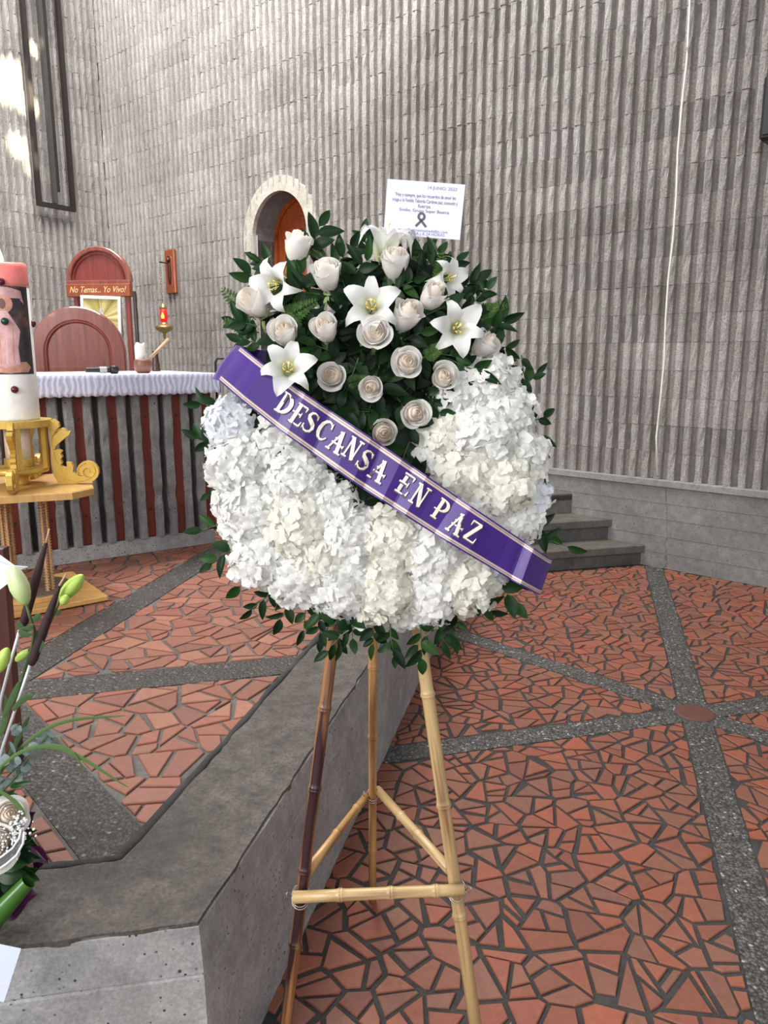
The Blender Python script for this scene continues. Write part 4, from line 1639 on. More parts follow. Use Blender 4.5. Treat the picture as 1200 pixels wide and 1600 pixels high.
SCL = (wp(700, 690, .08) - wp(600, 690, .08)).length / 100   # metres in a pixel
WC = wp(592, 690)
wreath = thing('floral_wreath', WC, 'large round funeral wreath of white hydrangeas, roses and lilies leaning on the bamboo easel', 'wreath')
WM = Matrix.Translation(WC) @ Matrix((EU, EV, EN)).transposed().to_4x4()

M['hyd'] = [petal_material('hydrangea_white', (0.905, 0.90, 0.875), .36), petal_material('hydrangea_cream', (0.90, 0.895, 0.81), .36), petal_material('hydrangea_blueish', (0.86, 0.885, 0.915), .36)]
M['hyd_eye'] = plain('floret_eye', (0.72, 0.74, 0.55), .6)
M['rose'] = petal_material('rose_petal', (0.95, 0.93, 0.90), .5)
M['rose_heart'] = petal_material('rose_heart', (0.97, 0.90, 0.82), .55)
M['lily'] = petal_material('lily_petal', (0.91, 0.91, 0.895), .34, throat=(0.60, 0.66, 0.30))
M['anther'] = plain('orange_anther', (0.85, 0.50, 0.05), .7)
M['pistil'] = plain('green_pistil', (0.72, 0.74, 0.36), .5)
M['leaf'] = leaf_material('ruscus_leaf', [(0.004, 0.016, 0.006), (0.008, 0.028, 0.008), (0.013, 0.044, 0.010), (0.006, 0.022, 0.008), (0.022, 0.066, 0.014)])
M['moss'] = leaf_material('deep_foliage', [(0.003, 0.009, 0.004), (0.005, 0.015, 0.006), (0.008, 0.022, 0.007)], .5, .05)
M['stem'] = plain('green_stem', (0.045, 0.085, 0.022), .5)
M['fern'] = leaf_material('fern', [(0.022, 0.060, 0.013), (0.045, 0.105, 0.02), (0.075, 0.14, 0.035)], .5)
M['sepal'] = plain('sepal', (0.16, 0.24, 0.07), .5)

# mossy backing disc, coloured dark so the gaps look shaded
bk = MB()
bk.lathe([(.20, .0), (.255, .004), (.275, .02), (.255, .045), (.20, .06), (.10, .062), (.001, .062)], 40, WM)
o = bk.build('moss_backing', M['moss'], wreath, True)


def leaf_fn(L, W, fold, droop, curl=0.0):
    def f(u, v):
        w = W * (math.sin(math.pi * min(1, v ** .85)) ** .8) * (1 - .25 * v) if 0 < v < 1 else 0
        x = (u - .5) * 2 * w
        z = fold * abs(x) - droop * v * v * L + curl * math.sin(v * 3) * L
        return (x, v * L, z)
    return f


leafs = []
for (L, W, fo, dr_, cu_) in ((.052, .0125, .35, .12, .03), (.046, .0135, .25, .05, .06), (.056, .0115, .5, .25, .02), (.042, .0125, .3, .0, -.05), (.05, .0145, .2, .18, .08)):
    leafs.append(MB().grid(leaf_fn(L, W, fo, dr_, cu_), 4, 6).data('leaf', M['leaf'], True))


def orient(d, up):
    """matrix with local Y along d and local Z as near to up as it can be"""
    y = Vector(d).normalized()
    z = (Vector(up) - y * Vector(up).dot(y))
    if z.length < 1e-4:
        z = Vector((0, 0, 1)).cross(y)
    z.normalize()
    x = y.cross(z)
    return Matrix((x, y, z)).transposed()


nleaf = 0


def sprig(p, d, L, n, r, scale=1.0, spread=45, parent=None, up=EN):
    global nleaf
    parent = parent or wreath
    d = Vector(d).normalized()
    side = d.cross(up).normalized()
    bend = r.uniform(-.25, .25)
    pts = [p + d * (L * t) + side * (bend * L * t * t) - Vector((0, 0, .10 * L * t * t)) for t in [i / 6 for i in range(7)]]
    s = MB().tube(pts, [.0018 - .0002 * i for i in range(7)], 5).build('leaf_sprig', M['stem'], parent)
    for k in range(n):
        t = .12 + .88 * k / max(1, n - 1)
        q = p.lerp(p, 0) + d * (L * t) + side * (bend * L * t * t) - Vector((0, 0, .10 * L * t * t))
        sg = 1 if k % 2 else -1
        a = rad(spread + r.uniform(-15, 15)) * sg if k < n - 1 else r.uniform(-.2, .2)
        ld = d * math.cos(a) + side * math.sin(a) + up * r.uniform(-.25, .35)
        up2 = (up + side * r.uniform(-.6, .6) + d * r.uniform(-.4, .4))
        sc_ = scale * r.uniform(.8, 1.15) * (1.0 if k < n - 1 else .9)
        link('leaf', r.choice(leafs), s, Matrix.Translation(q) @ orient(ld, up2).to_4x4() @ Matrix.Scale(sc_, 4))
        nleaf += 1


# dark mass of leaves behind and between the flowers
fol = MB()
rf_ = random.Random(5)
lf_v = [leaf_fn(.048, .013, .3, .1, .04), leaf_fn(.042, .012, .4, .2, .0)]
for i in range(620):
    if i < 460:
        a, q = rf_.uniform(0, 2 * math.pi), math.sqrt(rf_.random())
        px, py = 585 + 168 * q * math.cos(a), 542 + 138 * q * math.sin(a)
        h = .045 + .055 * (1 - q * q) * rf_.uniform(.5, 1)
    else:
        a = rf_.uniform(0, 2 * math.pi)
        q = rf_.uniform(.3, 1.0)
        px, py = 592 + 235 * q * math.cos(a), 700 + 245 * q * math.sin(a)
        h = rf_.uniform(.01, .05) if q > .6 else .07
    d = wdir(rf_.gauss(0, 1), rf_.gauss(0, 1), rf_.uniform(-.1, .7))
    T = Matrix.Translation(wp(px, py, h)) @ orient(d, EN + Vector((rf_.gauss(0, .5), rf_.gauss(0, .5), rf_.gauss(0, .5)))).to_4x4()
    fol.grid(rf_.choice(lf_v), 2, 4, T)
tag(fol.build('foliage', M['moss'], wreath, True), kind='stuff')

rs = random.Random(21)
edge = [  # base, tip (pixels), out, leaves, scale
    ((500, 945), (492, 1005), .02, 6, .95), ((530, 955), (520, 1012), .02, 6, .9), ((585, 970), (580, 1010), .01, 5, .95), ((610, 975), (606, 1030), .02, 6, .9), ((655, 970), (668, 1035), .02, 5, 1.0),
    ((690, 965), (700, 1005), .0, 4, .95), ((712, 945), (722, 1000), .0, 5, .95), ((730, 935), (775, 955), .01, 5, 1.0), ((780, 915), (812, 938), .02, 3, 1.15), ((455, 925), (445, 975), .0, 5, .9),
    ((432, 915), (392, 962), .0, 5, .95), ((398, 880), (362, 912), .0, 3, 1.0), ((375, 850), (320, 882), .0, 5, .9), ((360, 815), (305, 828), .0, 3, .9), ((350, 745), (318, 768), .0, 4, .75),
    ((345, 700), (298, 682), .0, 5, .85), ((350, 630), (308, 636), .0, 5, .95), ((835, 700), (855, 742), .0, 3, .9), ((830, 660), (852, 645), .0, 3, .9), ((822, 600), (842, 578), .0, 3, .9),
    ((835, 820), (858, 830), -.01, 3, 1.0), ((845, 840), (895, 856), -.01, 2, 1.0), ((815, 555), (818, 600), .0, 3, .9), ((700, 960), (640, 1010), .02, 4, .9), ((545, 960), (560, 1000), .01, 4, .9),
    ((480, 940), (470, 990), .0, 4, .9), ((840, 680), (842, 700), 0, 2, .9), ((545, 985), (500, 1010), .03, 4, .9),
    # top
    ((478, 405), (512, 338), .03, 5, 1.1), ((520, 425), (552, 370), .02, 5, 1.0), ((430, 420), (402, 400), .02, 4, .9), ((572, 400), (576, 352), .0, 5, .9), ((660, 430), (692, 383), .01, 6, 1.0),
    ((680, 440), (728, 402), .01, 5, .95), ((735, 480), (762, 436), .01, 6, .95), ((755, 520), (796, 500), .01, 6, 1.05), ((760, 545), (796, 535), .01, 5, .9), ((720, 450), (752, 432), .0, 5, .9),
    ((400, 510), (362, 492), .02, 6, .95), ((410, 540), (372, 520), .02, 5, .9), ((640, 415), (668, 388), .0, 5, .9), ((775, 560), (815, 590), .0, 5, .85), ((600, 405), (640, 395), .0, 5, .9),
]
for (b, t_, h, n, s) in edge:
    p0, p1 = wp(*b, .035 + h), wp(*t_, .035 + h)
    sprig(p0, p1 - p0, (p1 - p0).length * .80, n, rs, s * .86)
inner = [((470, 480), (480, 430)), ((545, 480), (540, 430)), ((545, 450), (560, 400)), ((455, 500), (430, 540)), ((490, 545), (455, 590)), ((540, 560), (500, 540)), ((560, 560), (545, 610)), ((590, 560), (600, 610)),
         ((610, 540), (660, 520)), ((660, 545), (700, 560)), ((620, 620), (650, 660)), ((545, 600), (530, 650)), ((560, 640), (590, 690)), ((610, 640), (560, 650)), ((660, 610), (690, 640)), ((650, 500), (690, 480)),
         ((700, 560), (740, 580)), ((690, 520), (650, 560)), ((420, 470), (395, 440)), ((600, 460), (640, 440)), ((500, 490), (470, 530)), ((540, 700), (590, 720)), ((640, 690), (620, 730)), ((560, 760), (530, 770)),
         ((500, 460), (450, 450)), ((480, 560), (520, 610))]
for (b, t_) in inner:
    q = math.hypot(b[0] - 590, b[1] - 540) / 190
    h = .095 - .03 * q
    p0, p1 = wp(*b, h), wp(*t_, h + .012)
    sprig(p0, p1 - p0, .062, 6, rs, rs.uniform(.8, 1.05), 55)


# ferns
def fern(p, d, L, up=EN, parent=None):
    d = Vector(d).normalized()
    side = d.cross(up).normalized()
    mb = MB()
    mb.tube([p, p + d * L * .5, p + d * L], [.0012, .0009, .0004], 4)
    for k in range(11):
        t = .10 + .88 * k / 11
        w = L * .33 * (1 - t) ** .7 + .003
        for s_ in (-1, 1):
            q = p + d * (L * t)
            e = (side * s_ * .85 + d * .55).normalized()
            f = orient(e, up)
            T = Matrix.Translation(q) @ f.to_4x4()
            mb.grid(leaf_fn(w, w * .20, .2, .1), 2, 3, T)
            for m_ in range(3):
                for s2 in (-1, 1):
                    T2 = Matrix.Translation(q + e * w * (.25 + .22 * m_)) @ orient(e * .5 + e.cross(up) * s2 * .8, up).to_4x4()
                    mb.grid(leaf_fn(w * .30 * (1 - .2 * m_), w * .09, .1, .0), 2, 2, T2)
    return mb.build('fern_frond', M['fern'], parent or wreath)


for (b, t_, h) in (((400, 500), (348, 452), .05), ((405, 520), (350, 500), .045), ((440, 500), (495, 470), .085), ((690, 455), (690, 395), .06), ((640, 430), (660, 470), .05), ((660, 560), (700, 535), .1), ((745, 490), (792, 478), .04),
                   ((750, 510), (785, 470), .035), ((480, 380), (510, 405), .05), ((440, 490), (470, 510), .09), ((680, 470), (710, 480), .08), ((655, 395), (650, 450), .04), ((540, 600), (575, 590), .1)):
    p0, p1 = wp(*b, h), wp(*t_, h + .01)
    fern(p0, p1 - p0, (p1 - p0).length * 1.05)


# hydrangeas: four broad petals to a floret
def floret(seed):
    r = random.Random(seed)
    mb = MB()
    for k in range(4):
        a0 = k * math.pi / 2 + r.gauss(0, .12)
        lift = r.uniform(-.05, .45)
        ruf = r.uniform(-.12, .12)
        L = r.uniform(.92, 1.08)
        wd = r.uniform(.52, .64)

        def f(u, v):
            w = wd * (math.sin(math.pi * (.10 + .72 * v)) ** .6)
            x = (u - .5) * 2 * w
            y = L * (.06 + .94 * v) - 1.35 * (u - .5) ** 2 * v * v
            z = lift * v + .28 * x * x - .22 * v * v + ruf * math.sin(u * 6) * v
            return (x, y, z)
        mb.grid(f, 4, 4, Matrix.Rotation(a0, 4, 'Z') @ Matrix.Translation((0, 0, .012 * k)))
    return mb


flo = [floret(i) for i in range(6)]
eye = MB().lathe([(.001, -.02), (.07, .0), (.06, .06), (.001, .08)], 6)
flo_data = []
for m_ in M['hyd']:
    flo_data.append([f.data('floret', m_, True) for f in flo])
heads = [(363, 662, 46, 2, .02), (378, 728, 58, 0, .03), (442, 700, 52, 0, .035), (398, 800, 64, 0, .03), (470, 745, 58, 0, .045), (468, 822, 62, 1, .05), (415, 868, 58, 0, .03), (520, 790, 52, 0, .045),
         (545, 838, 60, 0, .05), (470, 895, 58, 0, .035), (535, 905, 62, 0, .04), (600, 915, 62, 1, .04), (612, 845, 62, 1, .05), (672, 860, 60, 0, .05), (668, 925, 56, 0, .035), (726, 905, 58, 1, .035),
         (755, 885, 45, 2, .025), (735, 850, 45, 0, .03), (500, 870, 50, 1, .055),
         (757, 600, 54, 0, .035), (712, 622, 48, 0, .045), (788, 650, 52, 0, .035), (700, 678, 48, 1, .05), (752, 680, 60, 0, .055), (806, 715, 50, 0, .035), (725, 740, 56, 1, .05), (785, 752, 58, 1, .05),
         (828, 775, 34, 2, .025), (800, 812, 46, 0, .03), (745, 790, 45, 0, .04), (560, 955, 30, 2, .02), (440, 640, 40, 0, .03), (630, 955, 30, 0, .03), (680, 715, 40, 0, .04)]
cand = []
rh = random.Random(99)
hyd_objs = []
for hi, (px, py, rp, ck, h) in enumerate(heads):
    R_ = rp * SCL * 1.04
    c = wp(px, py, h)
    core = MB()
    core.lathe([(R_ * .3, -.01), (R_ * .72, .0), (R_ * .8, R_ * .3), (R_ * .62, R_ * .58), (R_ * .3, R_ * .74), (.001, R_ * .78)], 16, Matrix.Translation(c) @ Matrix((EU, EV, EN)).transposed().to_4x4())
    o = core.build('hydrangea', M['hyd'][ck], wreath, True)
    if ck:
        o['label'] = ('white', 'creamy hydrangea head', 'faintly blue hydrangea head')[ck]
    hyd_objs.append(o)
    n = int(2 * math.pi * R_ * R_ / (.0148 ** 2 * 1.55))
    for i in range(n):
        z = 1 - (i + .5) / n * 1.12
        a = i * 2.39996 + rh.gauss(0, .12)
        s_ = math.sqrt(max(0, 1 - z * z))
        nd = (EU * (s_ * math.cos(a)) + EV * (s_ * math.sin(a)) + EN * max(z, -.2) * .95)
        p = c + nd * (R_ * rh.uniform(.78, .98))
        nn = (nd + EN * .25 + Vector((rh.gauss(0, .38), rh.gauss(0, .38), rh.gauss(0, .38)))).normalized()
        sc_ = rh.uniform(.0135, .0195)
        T = Matrix.Translation(p) @ frame(nn, rh.uniform(0, 6.3)).to_4x4() @ Matrix.Scale(sc_, 4)
        cand.append((z + rh.random() * .2, hi, T, ck, rh.randrange(6)))
cand.sort(key=lambda q: -q[0])
rest = [MB() for _ in heads]
eyes = [MB() for _ in heads]
for k, (z, hi, T, ck, v) in enumerate(cand):
    if k < 300:
        link('floret', flo_data[ck][v], hyd_objs[hi], T)
    else:
        rest[hi].add(flo[v].v, flo[v].f, T)
    eyes[hi].add(eye.v, eye.f, T)
for hi, (px, py, rp, ck, h) in enumerate(heads):
    if rest[hi].v:
        tag(rest[hi].build('floret_mass', M['hyd'][ck], hyd_objs[hi], True), kind='stuff')
    tag(eyes[hi].build('floret_eyes', M['hyd_eye'], hyd_objs[hi], True), kind='stuff')


# roses: petals wound round a bud
def rose_petal(r, ztop, wdeg, flare, inn, zbot=-.85):
    w = rad(wdeg)

    def f(u, v):
        a = (u - .5) * 2
        ww = w * (math.sin(math.pi * (.14 + .52 * v)) ** .6)
        if v > .82:
            ww *= 1 - (v - .82) * 1.5
        ang = a * ww
        k = max(0, v - .60) / .40
        rr = r * (.34 + .66 * math.sin(min(v * 1.5, 1) * math.pi / 2)) * (1 - inn * k * k) + flare * k ** 1.6
        rr += .05 * flare * math.sin(a * 3.1 + r * 9) * k
        z = zbot + (ztop - zbot) * v - .16 * a * a * v * v * (ztop - zbot) - flare * .9 * max(0, k - .55) ** 1.5 * 1.8
        return (rr * math.cos(ang), rr * math.sin(ang), z)
    return MB().grid(f, 8, 8)


NP = 17
rp_data = []
for i in range(NP):
    q = i / (NP - 1)
    r = .08 + .70 * q ** .85
    zt = .86 - .14 * q - (.05 if i % 3 == 1 else 0)
    fl = max(0.0, q - .48) ** 1.1 * .62
    rp_data.append(rose_petal(r, zt, 120 - 44 * q, fl, .30 * (1 - q) + .02, -.85 + .1 * (1 - q)).data('petal', M['rose_heart'] if i < 9 else M['rose'], True))
bud = MB().lathe([(.10, -.85), (.45, -.6), (.60, -.2), (.58, .15), (.40, .36), (.15, .46), (.01, .48)], 14).data('rose', M['rose_heart'], True)
calyx = MB().lathe([(.10, -1.15), (.22, -1.0), (.42, -.86), (.30, -.80), (.1, -.8)], 10)
for k in range(5):
    calyx.grid(leaf_fn(.75, .14, .2, .5), 2, 4, Matrix.Rotation(k * 1.2566, 4, 'Z') @ Matrix.Translation((0, .2, -.95)) @ Matrix.Rotation(-.3, 4, 'X'))
calyx.tube([(0, 0, -1.1), (.05, 0, -1.8), (.0, .05, -2.6)], [.11, .09, .08], 6)
calyx_d = calyx.data('calyx', M['sepal'], True)
roses = [  # px, py, half width, axis (right, up, out), petals left out at the outside, h
    (464, 388, 22, (.25, .9, .45), 5, .085), (510, 432, 25, (-.2, .75, .65), 3, .10), (617, 414, 24, (0, .8, .6), 3, .09), (397, 476, 24, (-.5, .45, .75), 4, .085), (445, 521, 23, (-.15, .4, .9), 4, .11),
    (509, 516, 22, (-.15, .45, .88), 4, .115), (585, 521, 26, (.1, .08, 1), 0, .135), (634, 494, 25, (.35, .6, .75), 5, .115), (675, 465, 23, (.4, .6, .7), 4, .095), (520, 587, 22, (-.15, -.05, 1), 1, .12),
    (580, 602, 19, (-.1, -.35, .9), 3, .115), (636, 568, 24, (.05, .1, 1), 1, .125), (691, 590, 23, (.2, .15, .95), 2, .10), (756, 541, 22, (.6, .4, .65), 4, .075), (646, 645, 22, (.25, -.15, .95), 3, .10), (598, 676, 22, (.1, -.1, 1), 6, .10)]
rr_ = random.Random(3)
for (px, py, rp, ax, skip, h) in roses:
    s = rp * SCL * 1.12 * (1.0 if skip < 3 else 1.06)
    T = Matrix.Translation(wp(px, py, h)) @ frame(EU * ax[0] + EV * ax[1] + EN * ax[2], rr_.uniform(0, 6)).to_4x4() @ Matrix.Scale(s, 4)
    o = link('rose', bud, wreath, T)
    for i in range(NP):
        if i >= NP - skip // 2:
            continue
        k = 1.0 + .028 * skip
        link('petal', rp_data[i], o, T @ Matrix.Rotation(i * 2.2 + rr_.gauss(0, .22), 4, 'Z') @ Matrix.Rotation(rr_.gauss(0, .02 + .0055 * i), 4, 'Y') @ Matrix.Translation((0, rr_.gauss(0, .02), 0)) @ Matrix.Diagonal((k * .9, k * rr_.uniform(.84, .96), (1 + .04 * skip) * rr_.uniform(.94, 1.06), 1)))
    link('calyx', calyx_d, o, T)


# lilies
def lily_petal(wide, curl):
    P = [(0, .05, -1.25), (.2, .10, -.95), (.4, .20, -.62), (.55, .34, -.32), (.7, .55, -.06), (.84, .82, .10 - curl * .15), (.93, 1.0, .06 - curl * .4), (1, 1.10, -.02 - curl * .75)]

    def f(u, v):
        for (a, r0, z0), (b, r1, z1) in zip(P, P[1:]):
            if a <= v <= b:
                t = (v - a) / (b - a)
                r, z = r0 + (r1 - r0) * t, z0 + (z1 - z0) * t
                break
        w = wide * max(0.0, math.sin(math.pi * (.06 + .94 * v) ** .85)) ** .75 if v < 1 else 0
        x = (u - .5) * 2 * w
        return (r - .25 * x * x * (1 if v < .7 else .4), x, z + .55 * x * x * (1.2 - v) + .02 * math.cos(u * 2 * math.pi) * v)
    return MB().grid(f, 6, 12)


def with_depth(mb, name):
    me = mb.data(name, M['lily'], True)
    at = me.attributes.new('depth', 'FLOAT', 'POINT')
    for i, v in enumerate(me.vertices):
        at.data[i].value = max(0.0, min(1.0, (-.25 - v.co.z) / .7)) * .75
    return me


lp_d = [with_depth(lily_petal(w, c), 'petal') for w, c in ((.43, .45), (.32, .8), (.45, .2), (.36, 1.1))]
throat = with_depth(MB().lathe([(.06, -1.5), (.08, -1.25), (.14, -.95), (.16, -.8)], 10), 'lily')
sta = MB()
ant = MB()
for k in range(6):
    a = k * math.pi / 3 + .3
    e = Vector((.17 * math.cos(a), .17 * math.sin(a), -.12 + .05 * (k % 2)))
    sta.tube([(0, 0, -1.1), tuple(e * .5 + Vector((0, 0, -.35))), tuple(e)], .016, 5)
    ant.lathe([(.003, -.07), (.026, -.05), (.03, .03), (.008, .07)], 6, Matrix.Translation(e) @ Matrix.Rotation(a, 4, 'Z') @ Matrix.Rotation(1.35, 4, 'X'))
sta_d, ant_d = sta.data('filaments', M['pistil'], True), ant.data('anthers', M['anther'], True)
pis_d = MB().tube([(0, 0, -1.2), (.02, .02, -.4), (.05, .05, .14)], [.03, .025, .03], 6).lathe([(.01, 0), (.06, .02), (.05, .06), (.005, .07)], 8, Matrix.Translation((.05, .05, .13))).data('pistil', M['pistil'], True)
lilies = [(606, 358, 46, (.12, .93, .32), .075), (424, 446, 39, (-.35, -.25, .8), .11), (580, 474, 43, (-.02, .05, 1), .15), (450, 572, 41, (.12, .12, 1), .188), (718, 512, 42, (.12, -.1, 1), .13), (708, 434, 34, (.55, -.05, .7), .085)]
rl = random.Random(8)
for li, (px, py, rp, ax, h) in enumerate(lilies):
    s = rp * SCL
    T = Matrix.Translation(wp(px, py, h)) @ frame(EU * ax[0] + EV * ax[1] + EN * ax[2], (.5, .9, .52, .2, .75, .3)[li]).to_4x4() @ Matrix.Scale(s, 4)
    o = link('lily', throat, wreath, T)
    for k in range(6):
        link('petal', lp_d[(k % 2) + 2 * (rl.random() < .4)], o, T @ Matrix.Rotation(k * math.pi / 3 + rl.gauss(0, .07), 4, 'Z') @ Matrix.Scale(rl.uniform(.94, 1.06), 4))
    link('filaments', sta_d, o, T)
    link('anthers', ant_d, o, T)
    link('pistil', pis_d, o, T)

# ------------------------------------------------------------------ purple ribbon across the wreath
t = NT('purple_satin')
t.b.inputs['Sheen Weight'].default_value = .2
M['ribbon'] = t.done(t.ramp(t.noise(t.coord((1, 1, 1)), 9, 3), [(0.3, (0.034, 0.005, 0.145)), (0.7, (0.048, 0.008, 0.205))]), 0.38, 0.0, Specular_IOR_Level=.4)
M['stripe'] = plain('gold_thread', (0.56, 0.45, 0.38), .5, .15)
M['letter'] = plain('foil_letter', (0.88, 0.85, 0.70), .35, .15)
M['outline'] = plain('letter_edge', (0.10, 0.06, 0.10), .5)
tope = [(0, 377, 541), (.10, 415, 571), (.18, 464, 606), (.43, 585, 687), (.72, 725, 783), (.93, 822, 848), (1, 858, 872)]
bote = [(0, 341, 594), (.10, 378, 626), (.18, 435, 671), (.43, 556, 757), (.72, 687, 840), (.93, 800, 907), (1, 839, 928)]


def lerp_tab(tab, s):
    s = max(0, min(1, s))
    for a, b in zip(tab, tab[1:]):
        if a[0] <= s <= b[0]:
            t = (s - a[0]) / (b[0] - a[0])
            return (a[1] + (b[1] - a[1]) * t, a[2] + (b[2] - a[2]) * t)


FOLDS = [(0, 0), (.06, -.004), (.10, .004), (.17, .001), (.205, .006), (.25, .003), (.29, -.003), (.37, .004), (.42, .0035), (.455, -.003), (.52, .003), (.555, -.001), (.60, .005), (.64, .001), (.70, -.003), (.745, .004), (.80, .0), (.88, -.012), (.925, -.016), (.955, -.004), (1, -.012)]


def rib_h(s):
    base = .163 + .012 * math.sin(math.pi * max(0, min(1, s)))
    base -= .055 * max(0, 1 - s / .10) ** 2
    base -= .035 * max(0, (s - .90) / .10) ** 2
    for (s0, z0), (s1, z1) in zip(FOLDS, FOLDS[1:]):
        if s0 <= s <= s1:
            return base + 1.8 * (z0 + (z1 - z0) * (s - s0) / (s1 - s0))
    return base


def rib(s, v, dh=0.0):
    a, b = lerp_tab(tope, s), lerp_tab(bote, s)
    return wp(a[0] + (b[0] - a[0]) * v, a[1] + (b[1] - a[1]) * v, rib_h(s) + dh)


NS = 150
main = [[rib(i / NS, v) for v in [j / 6 for j in range(7)]] for i in range(NS + 1)]
# the ends turn back behind the flowers
pre = []
for dx, dh in ((58, -.135), (30, -.115), (8, -.09), (-6, -.060), (-9, -.035), (-6, -.014)):
    row = []
    for j in range(7):
        v = j / 6
        a, b = lerp_tab(tope, 0), lerp_tab(bote, 0)
        k = math.sin(math.pi * v)
        row.append(wp(a[0] + (b[0] - a[0]) * v + dx + (0 if dx > 0 else -4 * k), a[1] + (b[1] - a[1]) * v + dx * .2, max(.004, rib_h(0) + dh)))
    pre.append(row)
post = []
for dx, dh in ((5, -.012), (5, -.03), (-4, -.055), (-30, -.08), (-60, -.09)):
    row = []
    for j in range(7):
        v = j / 6
        a, b = lerp_tab(tope, 1), lerp_tab(bote, 1)
        row.append(wp(a[0] + (b[0] - a[0]) * v + dx, a[1] + (b[1] - a[1]) * v + dx * .35, max(.004, rib_h(1) + dh)))
    post.append(row)
rows = pre + main + post
sash = thing('ribbon_sash', rib(.5, .5), 'wide purple ribbon with gold edge stripes and silver letters laid slantwise across the wreath', 'ribbon')
sm = MB()
sm.rings([[tuple(p) for p in r] for r in rows], closed=False, caps=False)
rbo = sm.build('band', M['ribbon'], sash, False)
so = rbo.modifiers.new('solid', 'SOLIDIFY')
so.thickness = .0006
for v0_, v1_ in ((.038, .066), (.078, .125), (.875, .922), (.934, .962)):
    st_ = MB()
    rr = []
    for i in range(NS + 1):
        s = i / NS
        rr.append([tuple(rib(s, v0_, .0009)), tuple(rib(s, v1_, .0009))])
    for row in (post[0], post[1]):
        rr.append([tuple(row[0].lerp(row[6], v0_) + EN * .0012), tuple(row[0].lerp(row[6], v1_) + EN * .0012)])
    st_.rings(rr, closed=False, caps=False)
    st_.build('gold_stripe', M['stripe'], sash)


# display capitals drawn as thick and thin strokes
def arc(cx, cy, rx, ry, a0, a1, n=14):
    return [(cx + rx * math.cos(rad(a0 + (a1 - a0) * i / n)), cy + ry * math.sin(rad(a0 + (a1 - a0) * i / n))) for i in range(n + 1)]


TK, TN_, SF = .20, .085, .075
G = {
    'D': [([(.20, 0), (.20, 1)], TK), (arc(.22, .5, .50, .46, 90, -90), [.07, .09, .12, .16, .19, .21, .22, .22, .22, .21, .19, .16, .12, .09, .07]), ([(.02, .03), (.36, .03)], SF), ([(.02, .97), (.36, .97)], SF)],
    'E': [([(.22, 0), (.22, 1)], TK), ([(.04, .04), (.70, .04)], SF), ([(.04, .96), (.66, .96)], SF), ([(-.02, .52), (.52, .52)], SF), ([(.66, .96), (.66, .76)], [.10, .03]), ([(.70, .04), (.74, .28)], [.11, .03]), ([(.52, .40), (.52, .64)], .05)],
    'S': [([(.62, .95), (.64, .74)], [.03, .08]), ([(.63, .80), (.52, .93), (.36, .96), (.20, .90), (.13, .76), (.20, .63), (.38, .54), (.56, .43), (.64, .28), (.58, .12), (.42, .04), (.24, .05), (.10, .18)], [.05, .07, .08, .12, .16, .19, .21, .21, .18, .13, .09, .07, .05]), ([(.07, .05), (.08, .30)], [.03, .08])],
    'C': [([(.68, .97), (.70, .70)], [.03, .09]), ([(.69, .78), (.58, .92), (.42, .96), (.25, .88), (.14, .70), (.11, .5), (.14, .30), (.25, .12), (.42, .04), (.58, .08), (.72, .24)], [.05, .07, .09, .15, .20, .22, .20, .15, .09, .07, .05])],
    'A': [([(.10, 0), (.42, 1.0)], TN_), ([(.40, 1.02), (.70, 0)], TK), ([(-.02, .03), (.24, .03)], SF), ([(.52, .03), (.90, .03)], SF), ([(.12, .40), (.84, .40)], .07), ([(.28, .97), (.48, .97)], SF), ([(.20, .62), (.36, .62)], .06), ([(.84, .33), (.84, .48)], .05)],
    'N': [([(.14, 0), (.14, 1)], TN_), ([(.14, .98), (.66, .02)], TK), ([(.66, 0), (.66, 1)], TN_), ([(0, .03), (.30, .03)], SF), ([(-.02, .97), (.22, .97)], SF), ([(.52, .97), (.82, .97)], SF)],
    'P': [([(.20, 0), (.20, 1)], TK), (arc(.24, .70, .40, .27, 90, -90), [.06, .07, .09, .12, .15, .18, .20, .20, .20, .18, .15, .12, .09, .07, .06]), ([(.02, .03), (.40, .03)], SF), ([(.02, .97), (.28, .97)], SF), ([(-.04, .43), (.28, .43)], .06)],
    'Z': [([(.08, .95), (.64, .95)], SF), ([(.60, .94), (.12, .05)], TK), ([(.06, .05), (.70, .05)], SF), ([(.08, .97), (.06, .72)], [.10, .03]), ([(.70, .04), (.74, .30)], [.10, .03])],
}
LTR = [('D', 446, 631), ('E', 467, 648), ('S', 486, 660), ('C', 507, 672), ('A', 527, 690), ('N', 551, 701), ('S', 571, 719), ('A', 592, 735), ('E', 634, 757), ('N', 656, 774), ('P', 690, 797), ('A', 714, 818), ('Z', 740, 831)]
ca, sa_ = math.cos(rad(33.5)), math.sin(rad(33.5))
LH = 34.0


def rib_at(px, py, dh):
    """the ribbon surface under a pixel"""
    best = None
    for i in range(0, 201):
        a, b = lerp_tab(tope, i / 200), lerp_tab(bote, i / 200)
        d = abs((px - a[0]) * (b[1] - a[1]) - (py - a[1]) * (b[0] - a[0]))
        if best is None or d < best[0]:
            best = (d, i / 200)
    return wp(px, py, rib_h(best[1]) + dh)


